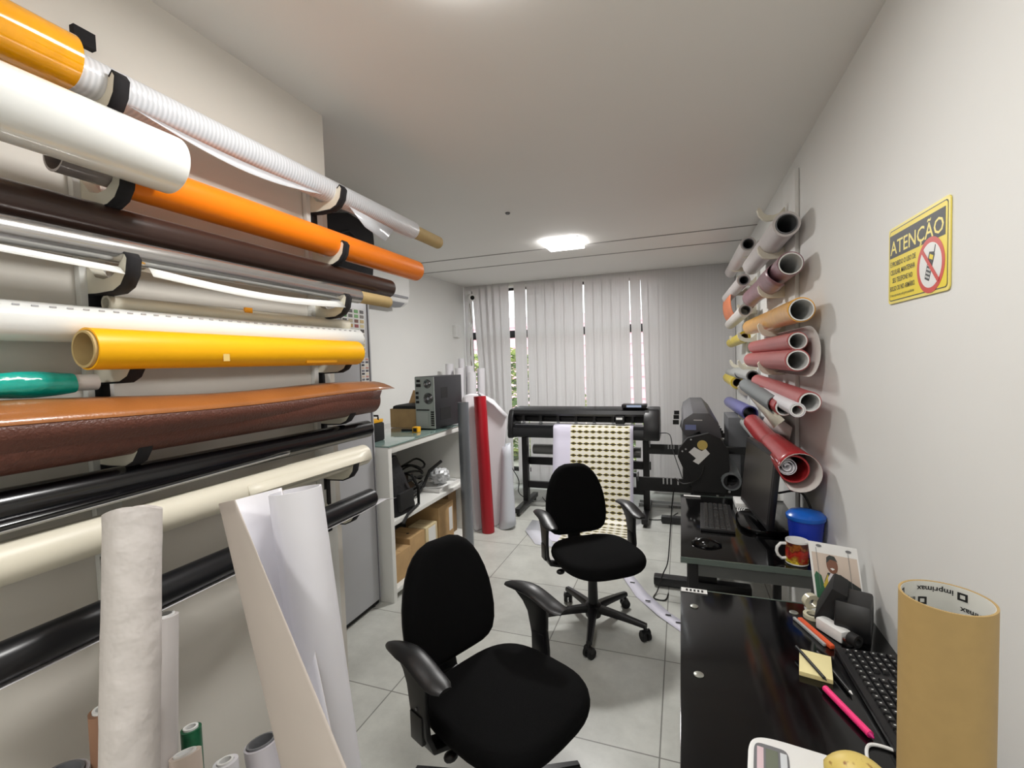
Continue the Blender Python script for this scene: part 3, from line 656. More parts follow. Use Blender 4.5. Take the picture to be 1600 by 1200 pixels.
tag(MB().box(-2.15, -2.03, 3.24, 3.27, ZT, ZT+.014).build('screwdriver', M_blackm, bevel=.004), 'small dark hand tool lying beside the tape measure', 'tool')

# shelf contents
bp = thing('backpack', 'black backpack slumped on the middle shelf of the counter', 'backpack', (-1.98, 2.85, ZS))
rings = []
for k in range(13):
    t = k/12; z = ZS+t*.40; hx = .12*(1-.5*t**1.6); hy = .175*(1-.5*t**1.4)
    rings.append([Vector((-1.975-.02*t+x, 2.845-.05*t+y, z)) for x, y in superell(hx*(1+.03*math.sin(k*2)), hy*(1+.03*math.sin(k*1.7)), 28, 2.8)])
MB().loft(rings).build('body', mat('black_nylon', rgb(16, 16, 20), .75, noise=.3, nscale=15, bump=.4, bscale=25), bp)
MB().box(-1.875, -1.845, 2.74, 2.92, ZS+.03, ZS+.16).build('front_pocket', M_blackm, bp, bevel=.012)
MB().path([(-1.85, 2.9, ZS+.26), (-1.84, 2.97, ZS+.15), (-1.855, 2.99, ZS+.02), (-1.83, 2.80, ZS-.0), (-1.825, 2.73, ZS-.04)], .011).build('strap', M_blackm, bp)
cl = thing('cable_bundle', 'tangled black cables lying on the middle shelf', 'cables', (-2.1, 3.25, ZS))
for j in range(5):
    c = Vector((-2.08-.03*j, 3.18+.07*j, ZS+.03+.02*j)); q = [c+Vector((.10*math.cos(a)*(1+.2*math.sin(3*a+j)), .13*math.sin(a), .03*math.sin(2*a+j)+.02*j)) for a in [2*PI*i/24*1.2 for i in range(24)]]
    MB().path(q, .009).build('cable', M_cable, cl)
MB().path([(-2.02, 3.1, ZS+.03), (-2.0, 3.3, ZS+.06), (-2.05, 3.5, ZS+.14), (-2.0, 3.62, ZS+.20)], .014).build('thick_cable', M_cable, cl)
tag(MB().prism([(3.02, ZS), (3.34, ZS), (3.36, ZS+.05), (3.30, ZS+.10), (3.12, ZS+.13), (3.03, ZS+.10)], lambda a, b, d: Vector((d, a, b)), -2.19, -2.10).build('cloth_bundle', mat('brown_cloth', rgb(92, 74, 56), .85, noise=.3, nscale=20), bevel=.015), 'brown cloth bundle among the cables on the middle shelf', 'cloth')
tag(MB().box(-2.4, -2.2, 3.0, 3.4, ZS, ZS+.12).build('storage_box', mat('dark_box', rgb(74, 64, 52), .8, noise=.2), bevel=.004), 'dark brown low box behind the cables on the middle shelf', 'box')
ty = thing('tray', 'white shallow tray on the middle shelf', 'tray', (-1.98, 3.52, ZS))
MB().box(-2.18, -1.87, 3.34, 3.70, ZS, ZS+.012).build('base', M_plasw, ty, bevel=.003)
MB().box(-2.18, -1.87, 3.34, 3.348, ZS+.012, ZS+.03).box(-2.18, -1.87, 3.692, 3.70, ZS+.012, ZS+.03).box(-2.18, -2.172, 3.348, 3.692, ZS+.012, ZS+.03).box(-1.878, -1.87, 3.348, 3.692, ZS+.012, ZS+.03).build('rim', M_plasw, ty, bevel=.002)
mb = MB(); mb.ico((-1.985, 3.56, ZS+.085), .078, 3, (1, 1.2, .9), .16)
tag(mb.build('plastic_bag', mat('crumpled_plastic', rgb(196, 198, 200), .3, noise=.25, nscale=40, coat=.3), smooth=False), 'crumpled clear plastic bag lying in the white tray', 'bag')
def cbox(label, x0, x1, y0, y1, z0, z1, m, marks=None, group=None, lab=None):
    t = thing('cardboard_box', label, 'box', ((x0+x1)/2, (y0+y1)/2, z0), group)
    MB().box(x0, x1, y0, y1, z0, z1).build('carton', m, t, bevel=.002)
    MB().box(x0+.01, x1-.01, (y0+y1)/2-.0015, (y0+y1)/2+.0015, z1, z1+.001).build('flap_seam', M_carddk, t)
    if marks:
        k = MB()
        for (x, y) in marks: k.lathe([(.001, 0), (.012, 0), (.012, .001), (.001, .001)], (x, y, z1), 14)
        k.build('printed_symbol', M_blackm, t)
    if lab: MB().box(x1, x1+.001, y0+lab[0], y0+lab[1], z0+lab[2], z0+lab[3]).build('paper_label', M_plasw, t)
    return t
cbox('light brown carton with two round dark symbols nearest the grey cabinet', -2.10, -1.88, 2.66, 2.90, ZB, ZB+.20, M_card, [(-1.93, 2.74), (-1.95, 2.80), (-1.91, 2.70)])
cbox('light brown carton with one symbol behind the two-symbol carton', -2.12, -1.90, 2.92, 3.13, ZB, ZB+.235, M_card, [(-1.98, 3.02)])
cbox('dark brown carton stacked under the middle shelf at the near side', -2.36, -2.14, 2.66, 2.86, ZB, ZB+.36, M_carddk)
cbox('small pale carton with white label between the brown cartons', -2.06, -1.90, 3.15, 3.33, ZB, ZB+.235, mat('pale_card', rgb(214, 196, 156), .7, noise=.08), lab=(.04, .15, .08, .22))
cbox('big brown carton with white label at the far end of the lower shelf', -2.22, -1.90, 3.36, 3.62, ZB, ZB+.33, M_card, lab=(.18, .24, .08, .28))
cbox('tall dark carton behind the big labelled carton', -2.3, -1.95, 3.63, 3.78, ZB, ZB+.38, M_carddk)

# ---------------- standing rolls near the window ----------------
GW = 'rolls standing on the floor near the window'
def stand2(label, p0, p1, r, m, rc=None, mc=None, core=True, **k):
    t = tube_thing('vinyl_roll', label, p0, p1, r, m, rc or r*.8, mc, -.01, -.005, GW, core=core, **k); return t
stand2('tall silver grey roll standing at the far end of the counter', (-1.705, 3.50, 0.0), (-1.725, 3.53, 1.275), .046, mat('pewter_film', rgb(128, 132, 138), .28, metal=.4, noise=.05), .036, M_tube)
stand2('tall red vinyl roll standing beside the white paper sheet', (-1.735, 4.0, 0.0), (-1.80, 4.05, 1.285), .058, mat('red_vinyl', rgb(164, 20, 34), .35, noise=.04), .044, M_tube)
sp = thing('paper_sheet', 'big curled white sheet standing behind the red roll', 'paper sheet', (-1.8, 4.1, 0), GW)
rows = []
pa = [Vector((-1.90, 4.02, 0)), Vector((-1.84, 3.93, 0)), Vector((-1.80, 4.08, 0)), Vector((-1.74, 4.13, 0)), Vector((-1.68, 4.16, 0))]
pb = [Vector((-2.02, 4.10, 1.24)), Vector((-1.98, 4.06, 1.31)), Vector((-1.87, 4.16, 1.32)), Vector((-1.72, 4.20, 1.24)), Vector((-1.58, 4.22, 1.09))]
for k in range(11):
    s_ = k/10
    row = [a.lerp(b, s_) for a, b in zip(pa, pb)]
    rows.append(row)
MB().sheet(rows).build('sheet', M_paper, sp, solid=.001, sub=1)
MB().sheet([[Vector((-1.86, 4.152, 1.32)), Vector((-1.72, 4.192, 1.24)), Vector((-1.585, 4.212, 1.09))], [Vector((-1.80, 4.13, 1.26)), Vector((-1.70, 4.15, 1.19)), Vector((-1.60, 4.18, 1.07))]]).build('folded_corner', M_paper, sp, solid=.001)
cw = thing('paper_cone', 'pale grey paper rolled in a cone standing beside the plotter', 'paper roll', (-1.6, 4.15, 0), GW)
rings = []
for k in range(9):
    s_ = k/8; c = Vector((-1.598, 4.16, 0)).lerp(Vector((-1.60, 4.2, .80)), s_); r = .082-.042*s_
    rings.append([c+Vector((r*math.cos(a), r*math.sin(a), .02*math.sin(a+1)*(1 if k in (0, 8) else 0)+(.02 if k == 0 else 0))) for a in [2*PI*i/28 for i in range(28)]])
MB().loft(rings, cap=False).build('paper', mat('blueish_paper', rgb(204, 208, 216), .5, noise=.03), cw, solid=.0015)
for i, (p, z, r) in enumerate([((-2.50, 4.75), 1.60, .045), ((-2.42, 4.90), 1.66, .034), ((-2.36, 4.72), 1.55, .05), ((-2.30, 4.86), 1.57, .045), ((-2.22, 4.74), 1.50, .05), ((-2.14, 4.82), 1.54, .042)]):
    lab = ['white paper roll nearest the alcove wall behind the computer', 'slim grey-capped white roll rising above the others behind the computer', 'thick white paper roll third from the alcove wall', 'white paper roll fourth from the alcove wall', 'thick white paper roll just behind the silver grey roll', 'white paper roll nearest the window gap with the bush'][i]
    tube_thing('paper_roll', lab, (p[0], p[1], 0), (p[0]+.01, p[1]+.03, z), r, M_paper, r*.8, M_plasw, -.01, -.004, 'white paper rolls standing in the window corner')

# camera + cables in the corner
cc_ = thing('security_camera', 'white security camera with dark lens high in the window corner', 'camera', (-2.5, 5.4, 2.4))
MB().box(-2.59, -2.53, 5.46, 5.52, 2.39, 2.52).build('mount', M_plasw, cc_, bevel=.006)
MB().tube((-2.54, 5.46, 2.43), (-2.44, 5.36, 2.415), .045, n=28).build('housing', M_plasw, cc_)
MB().tube((-2.4405, 5.3605, 2.415), (-2.432, 5.352, 2.414), .026, n=24).build('lens', M_gloss, cc_)
tag(MB().box(XA, XA+.05, 5.25, 5.37, 1.93, 2.08).build('junction_box', M_plasw, bevel=.006), 'small white box on the alcove wall below the camera', 'junction box')
wc = thing('wall_cable', 'loose white cables hanging down the window corner', 'cable', (-2.55, 5.5, 1.5))
for j in range(3):
    MB().path([(-2.56+.012*j+.02*math.sin(k*1.3+j*2), 5.50-.01*j, 2.38-k*.11) for k in range(9)], .006).build('cable', M_plasw, wc)
MB().path([(-2.53+.012*math.sin(k*.9), 5.48, 2.36-k*.12) for k in range(10)], .004).build('cable', mat('brown_cable', rgb(112, 90, 70), .5), wc)

# ---------------- plotters ----------------
def box_rot(mb, M, *b): return mb.box(*b, M=M)
def plotter(label, M, W_=1.55, ends=M_black, paper_core=True):
    t = thing('vinyl_cutter', label, 'plotter', M.translation)
    x0, x1 = -W_/2, W_/2
    f = lambda z0: None
    # local: x along the machine, y depth (negative = front), z up
    hood = [(-.05, 1.045), (-.115, 1.03), (-.13, 1.05), (-.115, 1.085), (-.07, 1.105), (.09, 1.11), (.12, 1.08), (.12, 1.05)]
    MB().prism(hood, lambda a, b, d: M @ Vector((d, a, b)), x0+.06, x1-.1).build('hood', M_black, t)
    MB().box(x0+.06, x1-.1, -.02, .0, .955, 1.045, M).build('rail', M_dkmetal, t)
    MB().box(x0+.06, x1-.1, -.045, -.02, .985, 1.005, M).build('rail_bar', M_blackm, t)
    base = [(-.14, .80), (-.16, .815), (-.165, .86), (-.15, .90), (-.10, .925), (.08, .925), (.11, .90), (.12, .83), (.10, .80)]
    MB().prism(base, lambda a, b, d: M @ Vector((d, a, b)), x0+.05, x1-.1).build('base_panel', M_black, t)
    MB().box(x0+.06, x1-.1, -.1, -.04, .926, .932, M).build('platen', mat('platen_grey', rgb(120, 120, 124), .35, metal=.4), t)
    eL = [(-.165, .80), (-.18, .83), (-.175, .92), (-.15, 1.03), (-.10, 1.10), (.08, 1.115), (.125, 1.08), (.135, .83), (.11, .80)]
    for xa, xb in ((x0, x0+.06), (x1-.15, x1)):
        m_ = MB().prism(eL, lambda a, b, d: M @ Vector((d, a, b-(.012 if xa < 0 else 0))), xa, xb)
        m_.build('end_cap', ends, t, bevel=.018)
    for k in range(7):
        xx = x0+.16+k*(W_-.42)/6
        p = MB().box(xx-.016, xx+.016, -.10, -.02, .965, 1.04, M).build('pinch_arm', M_black, t, bevel=.004)
        MB().tube(M @ Vector((xx-.014, -.085, .948)), M @ Vector((xx+.014, -.085, .948)), .014, n=16).build('pinch_roller', M_greyd, p)
    cg = MB().box(x1-.42, x1-.33, -.14, -.03, .955, 1.04, M).build('carriage', M_black, t, bevel=.008)
    MB().box(x1-.41, x1-.35, -.142, -.14, 1.0, 1.02, M).build('carriage_label', M_plasw, cg)
    cp = MB().box(x1-.36, x1-.12, -.12, .02, 1.115, 1.15, M).build('control_panel', M_black, t, bevel=.012)
    MB().box(x1-.31, x1-.17, -.1215, -.118, 1.122, 1.142, M).build('display', mat('display_blue', rgb(120, 130, 150), .2, emit=(.5, .6, .8, 1), es=.35), cp)
    for sx in (-1, 1):
        xx = sx*(W_/2-.14)
        lg = MB().box(xx-.03, xx+.03, -.035, .035, .08, .80, M).build('leg', M_dkmetal, t, bevel=.003)
        ft = MB().box(xx-.03, xx+.03, -.33, .33, .035, .085, M).build('foot', M_dkmetal, t, bevel=.006)
        for yy in (-.29, .29): MB().tube(M @ Vector((xx-.012, yy, .022)), M @ Vector((xx+.012, yy, .022)), .022, n=16).build('caster', M_blackm, ft)
    MB().box(-W_/2+.17, W_/2-.17, -.02, .02, .23, .30, M).build('crossbar', M_dkmetal, t, bevel=.003)
    MB().box(-W_/2+.10, W_/2-.10, .05, .09, .47, .55, M).build('roll_support', M_dkmetal, t, bevel=.003)
    MB().tube(M @ Vector((x0+.2, .12, .63)), M @ Vector((x1-.2, .12, .63)), .055, n=28).build('media_roller', mat('roller_grey', rgb(122, 122, 120), .35, metal=.3), t)
    return t
M1 = Matrix.Translation((-.975, 4.80, 0))
plotter('wide black vinyl cutter on a stand in front of the window blinds', M1)
M2 = Matrix.Translation((.17, 4.06, 0)) @ Matrix.Rotation(-PI/2+.02, 4, 'Z')
p2 = thing('vinyl_cutter', 'second black plotter on a stand along the right wall, seen end on', 'plotter', (.17, 4.06, 0))
# end plate, octagonal, faces the camera
Y2 = 3.30
ep = [(-.085, .70), (-.10, .82), (-.145, .86), (-.175, .93), (-.165, .99), (-.11, 1.06), (.02, 1.095), (.09, 1.06), (.14, .98), (.145, .86), (.13, .80), (.12, .70)]
MB().prism([(x+.145-.0, z) for x, z in ep], lambda a, b, d: Vector((a, d, b)), Y2, Y2+.045).build('end_plate', M_blackm, p2, bevel=.006)
MB().prism([(x*.9+.14, (z-.95)*.9+.95) for x, z in ep], lambda a, b, d: Vector((a, d, b)), 4.76, 4.80).build('end_plate', M_blackm, p2, bevel=.006)
hd = [(-.02, 1.09), (-.10, 1.05), (-.135, 1.10), (-.12, 1.17), (-.06, 1.215), (.04, 1.215), (.10, 1.15), (.12, 1.06), (.10, .95)]
MB().prism([(a+.13, b) for a, b in hd], lambda a, b, d: Vector((a, d, b)), Y2+.10, 4.72).build('hood', mat('hood_grey', rgb(82, 82, 86), .4, noise=.05), p2, bevel=.006)
MB().box(.0, .27, Y2+.05, 4.75, .76, .90).build('base_panel', M_black, p2, bevel=.01)
MB().box(.02, .09, Y2+.096, Y2+.1, 1.10, 1.135).build('logo_label', mat('label_blue', rgb(120, 130, 176), .4), p2)
MB().box(.075, .13, Y2+.097, Y2+.1, 1.165, 1.170).build('hood_mark', M_plasw, p2)
MB().lathe([(.001, 0), (.033, 0), (.033, .002), (.001, .002)], (0, 0, 0), 30)
st = MB(); st.tube((.125, Y2-.002, 1.015), (.125, Y2, 1.015), .032, n=30); st.build('round_sticker', mat('gold_sticker', rgb(200, 176, 96), .4), p2)
stk = [(.04, .965), (.075, 1.0), (.10, .985), (.12, .975), (.145, .99), (.17, .96), (.10, .885), (.065, .905), (.085, .925)]
MB().prism(stk, lambda a, b, d: Vector((a, d, b)), Y2-.002, Y2).build('white_sticker', M_plasw, p2)
for (x, z) in ((.055, 1.05), (.0, .97), (.022, .985)): MB().tube((x, Y2-.003, z), (x, Y2, z), .006, n=10).build('screw', M_chrome, p2)
for k in range(9): MB().box(.235+.0*k, .275-.002*k, Y2+.16+k*.12, Y2+.185+k*.12, 1.04+.0*k, 1.07).build('pinch_lever', M_blackm, p2)
for k in range(3): MB().box(-.06, -.02, Y2+.14+k*.3, Y2+.16+k*.3, 1.13, 1.16).build('lever', M_blackm, p2)
for Yl in (Y2+.05, 4.66):
    MB().box(.07, .21, Yl, Yl+.06, .06, .78).build('leg', M_blackm, p2, bevel=.004)
    MB().box(-.20, .42, Yl-.02, Yl+.06, .01, .07).build('foot', M_black, p2, bevel=.012)
    ar = MB().box(-.31, .40, Yl+.01, Yl+.03, .67, .765).build('roll_arm', M_blackm, p2, bevel=.004)
    for k, xx in enumerate((-.30, -.13, -.105, -.08, -.035)):
        MB().box(xx, xx+.010, Yl+.006, Yl+.034, .725 if k else .735, .765 if k else .80).build('slot', M_chrome, ar)
for x in (.10, .18, .29, .37):
    for z in (.70, .74): MB().tube((x, Y2+.05, z), (x, Y2+.06, z), .008, n=10).build('bolt', M_chrome, p2)
MB().box(.10, .18, Y2+.1, 4.66, .28, .34).build('crossbar', M_blackm, p2)
gl = tube_thing('vinyl_roll', 'grey vinyl roll with open end resting on the second plotter arms', (0.296, 3.280, 0.784), (0.311, 4.500, 0.815), .057, F_grey, .052, M_greyd, .0, 0, None)
c0 = Vector((0.296, 3.280, 0.784)); c1 = Vector((0.321, 4.500, 0.792))
rows = []
for i in range(9):
    s_ = i/8; c = c0.lerp(c1, s_)
    rows.append([c+Vector((.058*math.cos(a)*(1+.12*(a > .2)), 0, .058*math.sin(a)+.0)) for a in [-1.0+.35*j for j in range(12)]])
MB().sheet(rows).build('loose_sheet', F_grey, gl, solid=.001)
tag(MB().box(.345, .50, 4.05, 4.45, .70, 1.11).box(.36, .49, 4.05, 4.45, 0, .70).build('equipment_cabinet', M_greyd, bevel=.008), 'dark grey equipment box behind the monitor by the right wall', 'cabinet')
bkf = thing('rack_frame', 'black metal frame between the second plotter and the monitor', 'frame', (.36, 3.5, 0))
MB().box(.25, .44, 3.72, 3.76, .88, .93).build('top_bar', M_black, bkf, bevel=.006)
for x in (.25, .40): MB().box(x, x+.04, 3.72, 3.76, 0, .88).build('leg', M_black, bkf, bevel=.003)
MB().box(.29, .40, 3.735, 3.745, .4, .88).build('panel', M_greyd, bkf)

# printed vinyl hanging out of the plotter
def sticker_mat():
    m = bpy.data.materials.new('sticker_print'); m.use_nodes = True; nt = m.node_tree; N = nt.nodes; L = nt.links; p = N['Principled BSDF']
    uv = N.new('ShaderNodeUVMap'); sp_ = N.new('ShaderNodeSeparateXYZ'); L.new(uv.outputs[0], sp_.inputs[0])
    def mth(op, a, b=None, c=None):
        n = N.new('ShaderNodeMath'); n.operation = op
        for i, q in enumerate((a, b, c)):
            if q is None: continue
            if isinstance(q, (int, float)): n.inputs[i].default_value = q
            else: L.new(q, n.inputs[i])
        return n.outputs[0]
    U_, V_ = sp_.outputs[0], sp_.outputs[1]
    u = mth('MULTIPLY', mth('SUBTRACT', U_, .225), 1/.082); v = mth('MULTIPLY', V_, 26.0)
    du = mth('SUBTRACT', mth('FRACT', u), .5); dv = mth('SUBTRACT', mth('FRACT', v), .5)
    inside = mth('MULTIPLY', mth('GREATER_THAN', u, 0.0), mth('LESS_THAN', u, 9.0))
    def ell(a, b): return mth('LESS_THAN', mth('ADD', mth('POWER', mth('DIVIDE', mth('ABSOLUTE', du), a), 2.0), mth('POWER', mth('DIVIDE', mth('ABSOLUTE', dv), b), 2.0)), 1.0)
    yel = ell(.37, .27); bar = mth('MULTIPLY', mth('LESS_THAN', mth('ABSOLUTE', du), .46), mth('LESS_THAN', mth('ABSOLUTE', dv), .085)); core = ell(.24, .22)
    def mix(f, a, b):
        n = N.new('ShaderNodeMix'); n.data_type = 'RGBA'; L.new(f, n.inputs[0])
        for i, q in ((6, a), (7, b)):
            if isinstance(q, tuple): n.inputs[i].default_value = q
            else: L.new(q, n.inputs[i])
        return n.outputs[2]
    c = mix(inside, rgb(226, 222, 240), rgb(238, 234, 222))
    c = mix(mth('MULTIPLY', yel, inside), c, rgb(196, 184, 84)); c = mix(mth('MULTIPLY', core, inside), c, rgb(92, 78, 40)); c = mix(mth('MULTIPLY', bar, inside), c, rgb(32, 26, 24))
    L.new(c, p.inputs['Base Color']); p.inputs['Roughness'].default_value = .4
    return m
ps = thing('printed_vinyl', 'white vinyl sheet printed with rows of yellow and black stickers', 'printed sheet', (-.85, 4.6, 0))
path_ = [(4.73, .936), (4.68, .940), (4.63, .925), (4.622, .86), (4.618, .80)]+[(4.613-.012*k, .80-.08*k) for k in range(1, 9)]+[(4.50, .10), (4.46, .035), (4.40, .006), (4.3, .004), (4.2, .003), (4.1, .003), (4.0, .003), (3.93, .003)]
# arc-length resample
L_ = [0]
for a, b in zip(path_, path_[1:]): L_.append(L_[-1]+math.dist(a, b))
rows = []
for k in range(49):
    s_ = L_[-1]*k/48; i = max(j for j in range(len(L_)) if L_[j] <= s_+1e-9); i = min(i, len(path_)-2); t_ = (s_-L_[i])/(L_[i+1]-L_[i])
    y = path_[i][0]*(1-t_)+path_[i+1][0]*t_; z = path_[i][1]*(1-t_)+path_[i+1][1]*t_
    fl_ = max(0, (4.45-y))*.22
    rows.append([Vector((-1.245+.80*j/12+fl_*.15, y+.004*math.sin(j), z+.001)) for j in range(13)])
MB().sheet(rows, uv=True).build('sheet', sticker_mat(), ps, solid=.0008)
tag(MB().sheet([[Vector((-1.43, 4.42, .004)), Vector((-1.31, 4.40, .004))], [Vector((-1.40, 4.1, .012)), Vector((-1.22, 4.12, .012))], [Vector((-1.22, 3.83, .004)), Vector((-1.02, 3.80, .004))]]).build('vinyl_offcut', mat('clear_offcut', rgb(226, 228, 238), .15, coat=.6), solid=.001), 'pale clear vinyl strip curling on the tiles by the paper cone', 'vinyl strip')
of = thing('vinyl_offcut', 'long white vinyl strip with black marks lying across the floor tiles', 'vinyl strip', (-.2, 3.1, 0))
pts_ = [(-.52, 3.62), (-.38, 3.42), (-.27, 3.18), (-.12, 2.97), (.02, 2.83), (.12, 2.74)]
rows = [[Vector((x-.035, y-.028, .003+.006*(i % 2))), Vector((x+.035, y+.028, .003+.004*((i+1) % 2)))] for i, (x, y) in enumerate(pts_)]
MB().sheet(rows).build('strip', mat('white_offcut', rgb(228, 226, 240), .3), of, solid=.001)
mk = MB()
for (x, y) in ((-.40, 3.42), (-.34, 3.33), (-.22, 3.10), (-.09, 2.96), (-.03, 2.89)): mk.box(x-.02, x+.012, y-.006, y+.006, .0105, .012)
mk.build('black_mark', M_blackm, of)
gt = thing('floor_tray', 'long clear plastic tray with a small grille lying by the window', 'tray', (-.1, 5.2, 0))
MB().box(-.45, .2, 5.16, 5.17, 0, .03).box(-.45, .2, 5.29, 5.30, 0, .03).build('rim', mat('tray_grey', rgb(190, 192, 192), .3), gt)
MB().box(-.45, .2, 5.17, 5.29, 0, .004).build('base', mat('tray_grey', rgb(190, 192, 192), .3), gt)
m_ = MB()
for k in range(12): m_.box(-.14+k*.014, -.133+k*.014, 5.157, 5.16, .003, .028)
m_.build('grille', M_blackm, gt)
def cable(label, pts, r=.004, m=None, name='power_cable'):
    P_ = [Vector(p) for p in pts]; out = []
    for i in range(len(P_)-1):
        a = P_[max(i-1, 0)]; b = P_[i]; c = P_[i+1]; d = P_[min(i+2, len(P_)-1)]
        for k in range(8):
            t = k/8; out.append(.5*((2*b)+(c-a)*t+(2*a-5*b+4*c-d)*t*t+(3*b-a-3*c+d)*t**3))
    out.append(P_[-1]); return tag(MB().path(out, r).build(name, m or M_cable), label, 'cable')
cable('thin black cable drooping from the window plotter to the second plotter', [(-0.208, 4.700, 0.869), (-0.109, 4.500, 0.891), (-0.073, 4.200, 0.795), (-0.021, 3.800, 0.723), (0.014, 3.500, 0.702), (.06, 3.32, .72)])
cable('black cable hanging from the second plotter down to the floor', [(-0.057, 3.360, 0.698), (-0.071, 3.340, 0.583), (-0.090, 3.300, 0.327), (-0.104, 3.280, 0.201), (-0.134, 3.270, 0.125), (-.17, 3.24, .02), (-.19, 3.16, .006), (-.12, 3.15, .006), (-.10, 3.25, .006)])
cable('black cable looping below the second plotter end plate', [(0.133, 3.290, 0.879), (0.116, 3.270, 0.823), (0.073, 3.270, 0.778), (0.005, 3.300, 0.749), (-.05, 3.34, .775)], .004)
cable('black cable lying on the floor under the window plotter', [(-1.55, 5.2, .005), (-1.40, 4.95, .005), (-1.2, 4.85, .005), (-.95, 4.9, .005), (-.5, 4.75, .005), (-.2, 4.75, .005), (-.05, 5.0, .005)], .005)
cable('black cable hanging beside the left leg of the window plotter', [(-1.76, 4.75, .70), (-1.77, 4.74, .5), (-1.70, 4.80, .3), (-1.73, 4.9, .12), (-1.6, 5.0, .006)], .005)

# ---------------- office chairs ----------------
def make_chair(label):
    t = thing('office_chair', label, 'chair', (0, 0, 0), 'black office chairs')
    seat = superell(.245, .24, 44, 3.1, .07, 0)
    seat = [(x, y*(1.0+.10*(x-.07)/.245*(.0)+.04)) for x, y in seat]
    cushion(MB(), seat, .075, .034, lambda a, b, d: Vector((a, b, .462+d-(.018*max(0, (a-.2)/.12)**2))), .012).build('seat', M_fabric, t, ang=60)
    bo = []
    pr_ = [(-1, .42), (-.985, .62), (-.94, .77), (-.85, .89), (-.68, .965), (-.45, 1), (-.2, .995), (.05, .965), (.3, .90), (.52, .81), (.7, .70), (.84, .57), (.93, .43), (.985, .24)]
    bo = [(w_*.205, z*.222) for z, w_ in pr_]+[(-w_*.205, z*.222) for z, w_ in reversed(pr_)]
    tilt = math.radians(9)
    def bfn(a, b, d):
        bend = .35*a*a
        x = -.245-math.sin(tilt)*b+d*math.cos(tilt)+bend
        return Vector((x, a, .715+b*math.cos(tilt)+d*math.sin(tilt)))
    cushion(MB(), bo, .07, .034, bfn, .004).build('backrest', M_fabric, t, ang=60)
    sh_ = [(y*.93, z*.93) for y, z in bo]
    cushion(MB(), sh_, .02, .01, lambda a, b, d: bfn(a, b, d-.036), 0).build('back_shell', M_black, t, ang=60)
    # upright
    pts = [(-.02, .405), (-.18, .40), (-.255, .42), (-.275, .50), (-.290, .62), (-.295, .70)]
    rings = []
    for i, (x, z) in enumerate(pts):
        j = min(i+1, len(pts)-1); h = max(i-1, 0); dx, dz = pts[j][0]-pts[h][0], pts[j][1]-pts[h][1]; l = math.hypot(dx, dz); nx, nz = -dz/l*.009, dx/l*.009
        rings.append([Vector((x+nx, -.042, z+nz)), Vector((x+nx, .042, z+nz)), Vector((x-nx, .042, z-nz)), Vector((x-nx, -.042, z-nz))])
    MB().loft(rings).build('back_support', M_black, t, bevel=.003)
    for sy in (-1, 1):
        # arm post: plate from under the seat, out and up, widening at the top
        st_ = [(.0, .12, .415, .034), (.0, .22, .412, .034), (-.005, .272, .425, .036), (-.02, .285, .47, .038), (-.03, .285, .54, .041), (-.035, .284, .60, .049), (-.045, .282, .635, .062), (-.06, .28, .668, .09)]
        rings = []
        for i, (x, y, z, hw) in enumerate(st_):
            j = min(i+1, len(st_)-1); h = max(i-1, 0); dy, dz = st_[j][1]-st_[h][1], st_[j][2]-st_[h][2]; l = math.hypot(dy, dz); ny, nz = -dz/l*.009, dy/l*.009
            rings.append([Vector((x-hw, sy*(y+ny), z+nz)), Vector((x+hw, sy*(y+ny), z+nz)), Vector((x+hw, sy*(y-ny), z-nz)), Vector((x-hw, sy*(y-ny), z-nz))])
        ap = MB().loft(rings).build('armrest_post', M_black, t, bevel=.005)
        for zz in (.52, .545): MB().tube((-.03, sy*.292, zz), (-.03, sy*.297, zz), .005, n=10).build('screw', M_greyd, ap)
        MB().box(-.062, .0, sy*.272, sy*.299, .44, .53).build('height_sleeve', M_black, ap, bevel=.004)
        rings = []
        for i in range(15):
            s_ = i/14; x = -.205+.305*s_; hw = .042*(1-abs(2*s_-1)**8*.45)*(1 if s_ > .35 else .5+.5*s_/.35); z = .672+.022*math.sin(PI*min(1, s_*1.15+.05))-.022*max(0, s_-.5)*1.4; hh = .013*(1-abs(2*s_-1)**6*.6)
            rings.append([Vector((x, sy*.28+hw*math.cos(a), z+hh*math.sin(a)-(.004*math.cos(a)**2))) for a in [2*PI*k/20 for k in range(20)]])
        MB().loft(rings).build('armrest_pad', M_black, t, ang=50)
    MB().box(-.11, .12, -.085, .085, .385, .423).build('seat_mechanism', M_dkmetal, t, bevel=.01)
    lv = MB().path([(.02, -.06, .40), (.03, -.15, .395), (.03, -.20, .385)], .006).build('lever', M_black, t)
    MB().ico((.03, -.215, .378), .02, 2, (1, 1.3, .8)).build('lever_knob', M_black, lv)
    MB().tube((0, 0, .12), (0, 0, .29), .031, .027, n=24).build('gas_column_cover', M_black, t)
    MB().tube((0, 0, .29), (0, 0, .39), .016, n=20).build('gas_column', M_dkmetal, t)
    MB().lathe([(.02, .06), (.045, .065), (.052, .10), (.048, .135), (.03, .145)], (0, 0, 0), 28).build('base_hub', M_black, t)
    for k in range(5):
        a = 2*PI*k/5+BASE_A; c, q = math.cos(a), math.sin(a)
        rings = []
        for i in range(8):
            s_ = i/7; r = .035+.285*s_; w_ = .026-.010*s_; z0 = .115-.028*s_**1.5; h_ = .019-.007*s_
            rings.append([Vector((c*r-q*x, q*r+c*x, z0+z)) for x, z in ((-w_, -h_), (-w_, h_*.3), (-w_*.6, h_), (w_*.6, h_), (w_, h_*.3), (w_, -h_))])
        lg = MB().loft(rings).build('leg', M_black, t, ang=50)
        R_ = .312; e = Vector((c*R_, q*R_, 0)); b_ = a+.9; dx = Vector((math.cos(b_), math.sin(b_), 0))
        cs = MB()
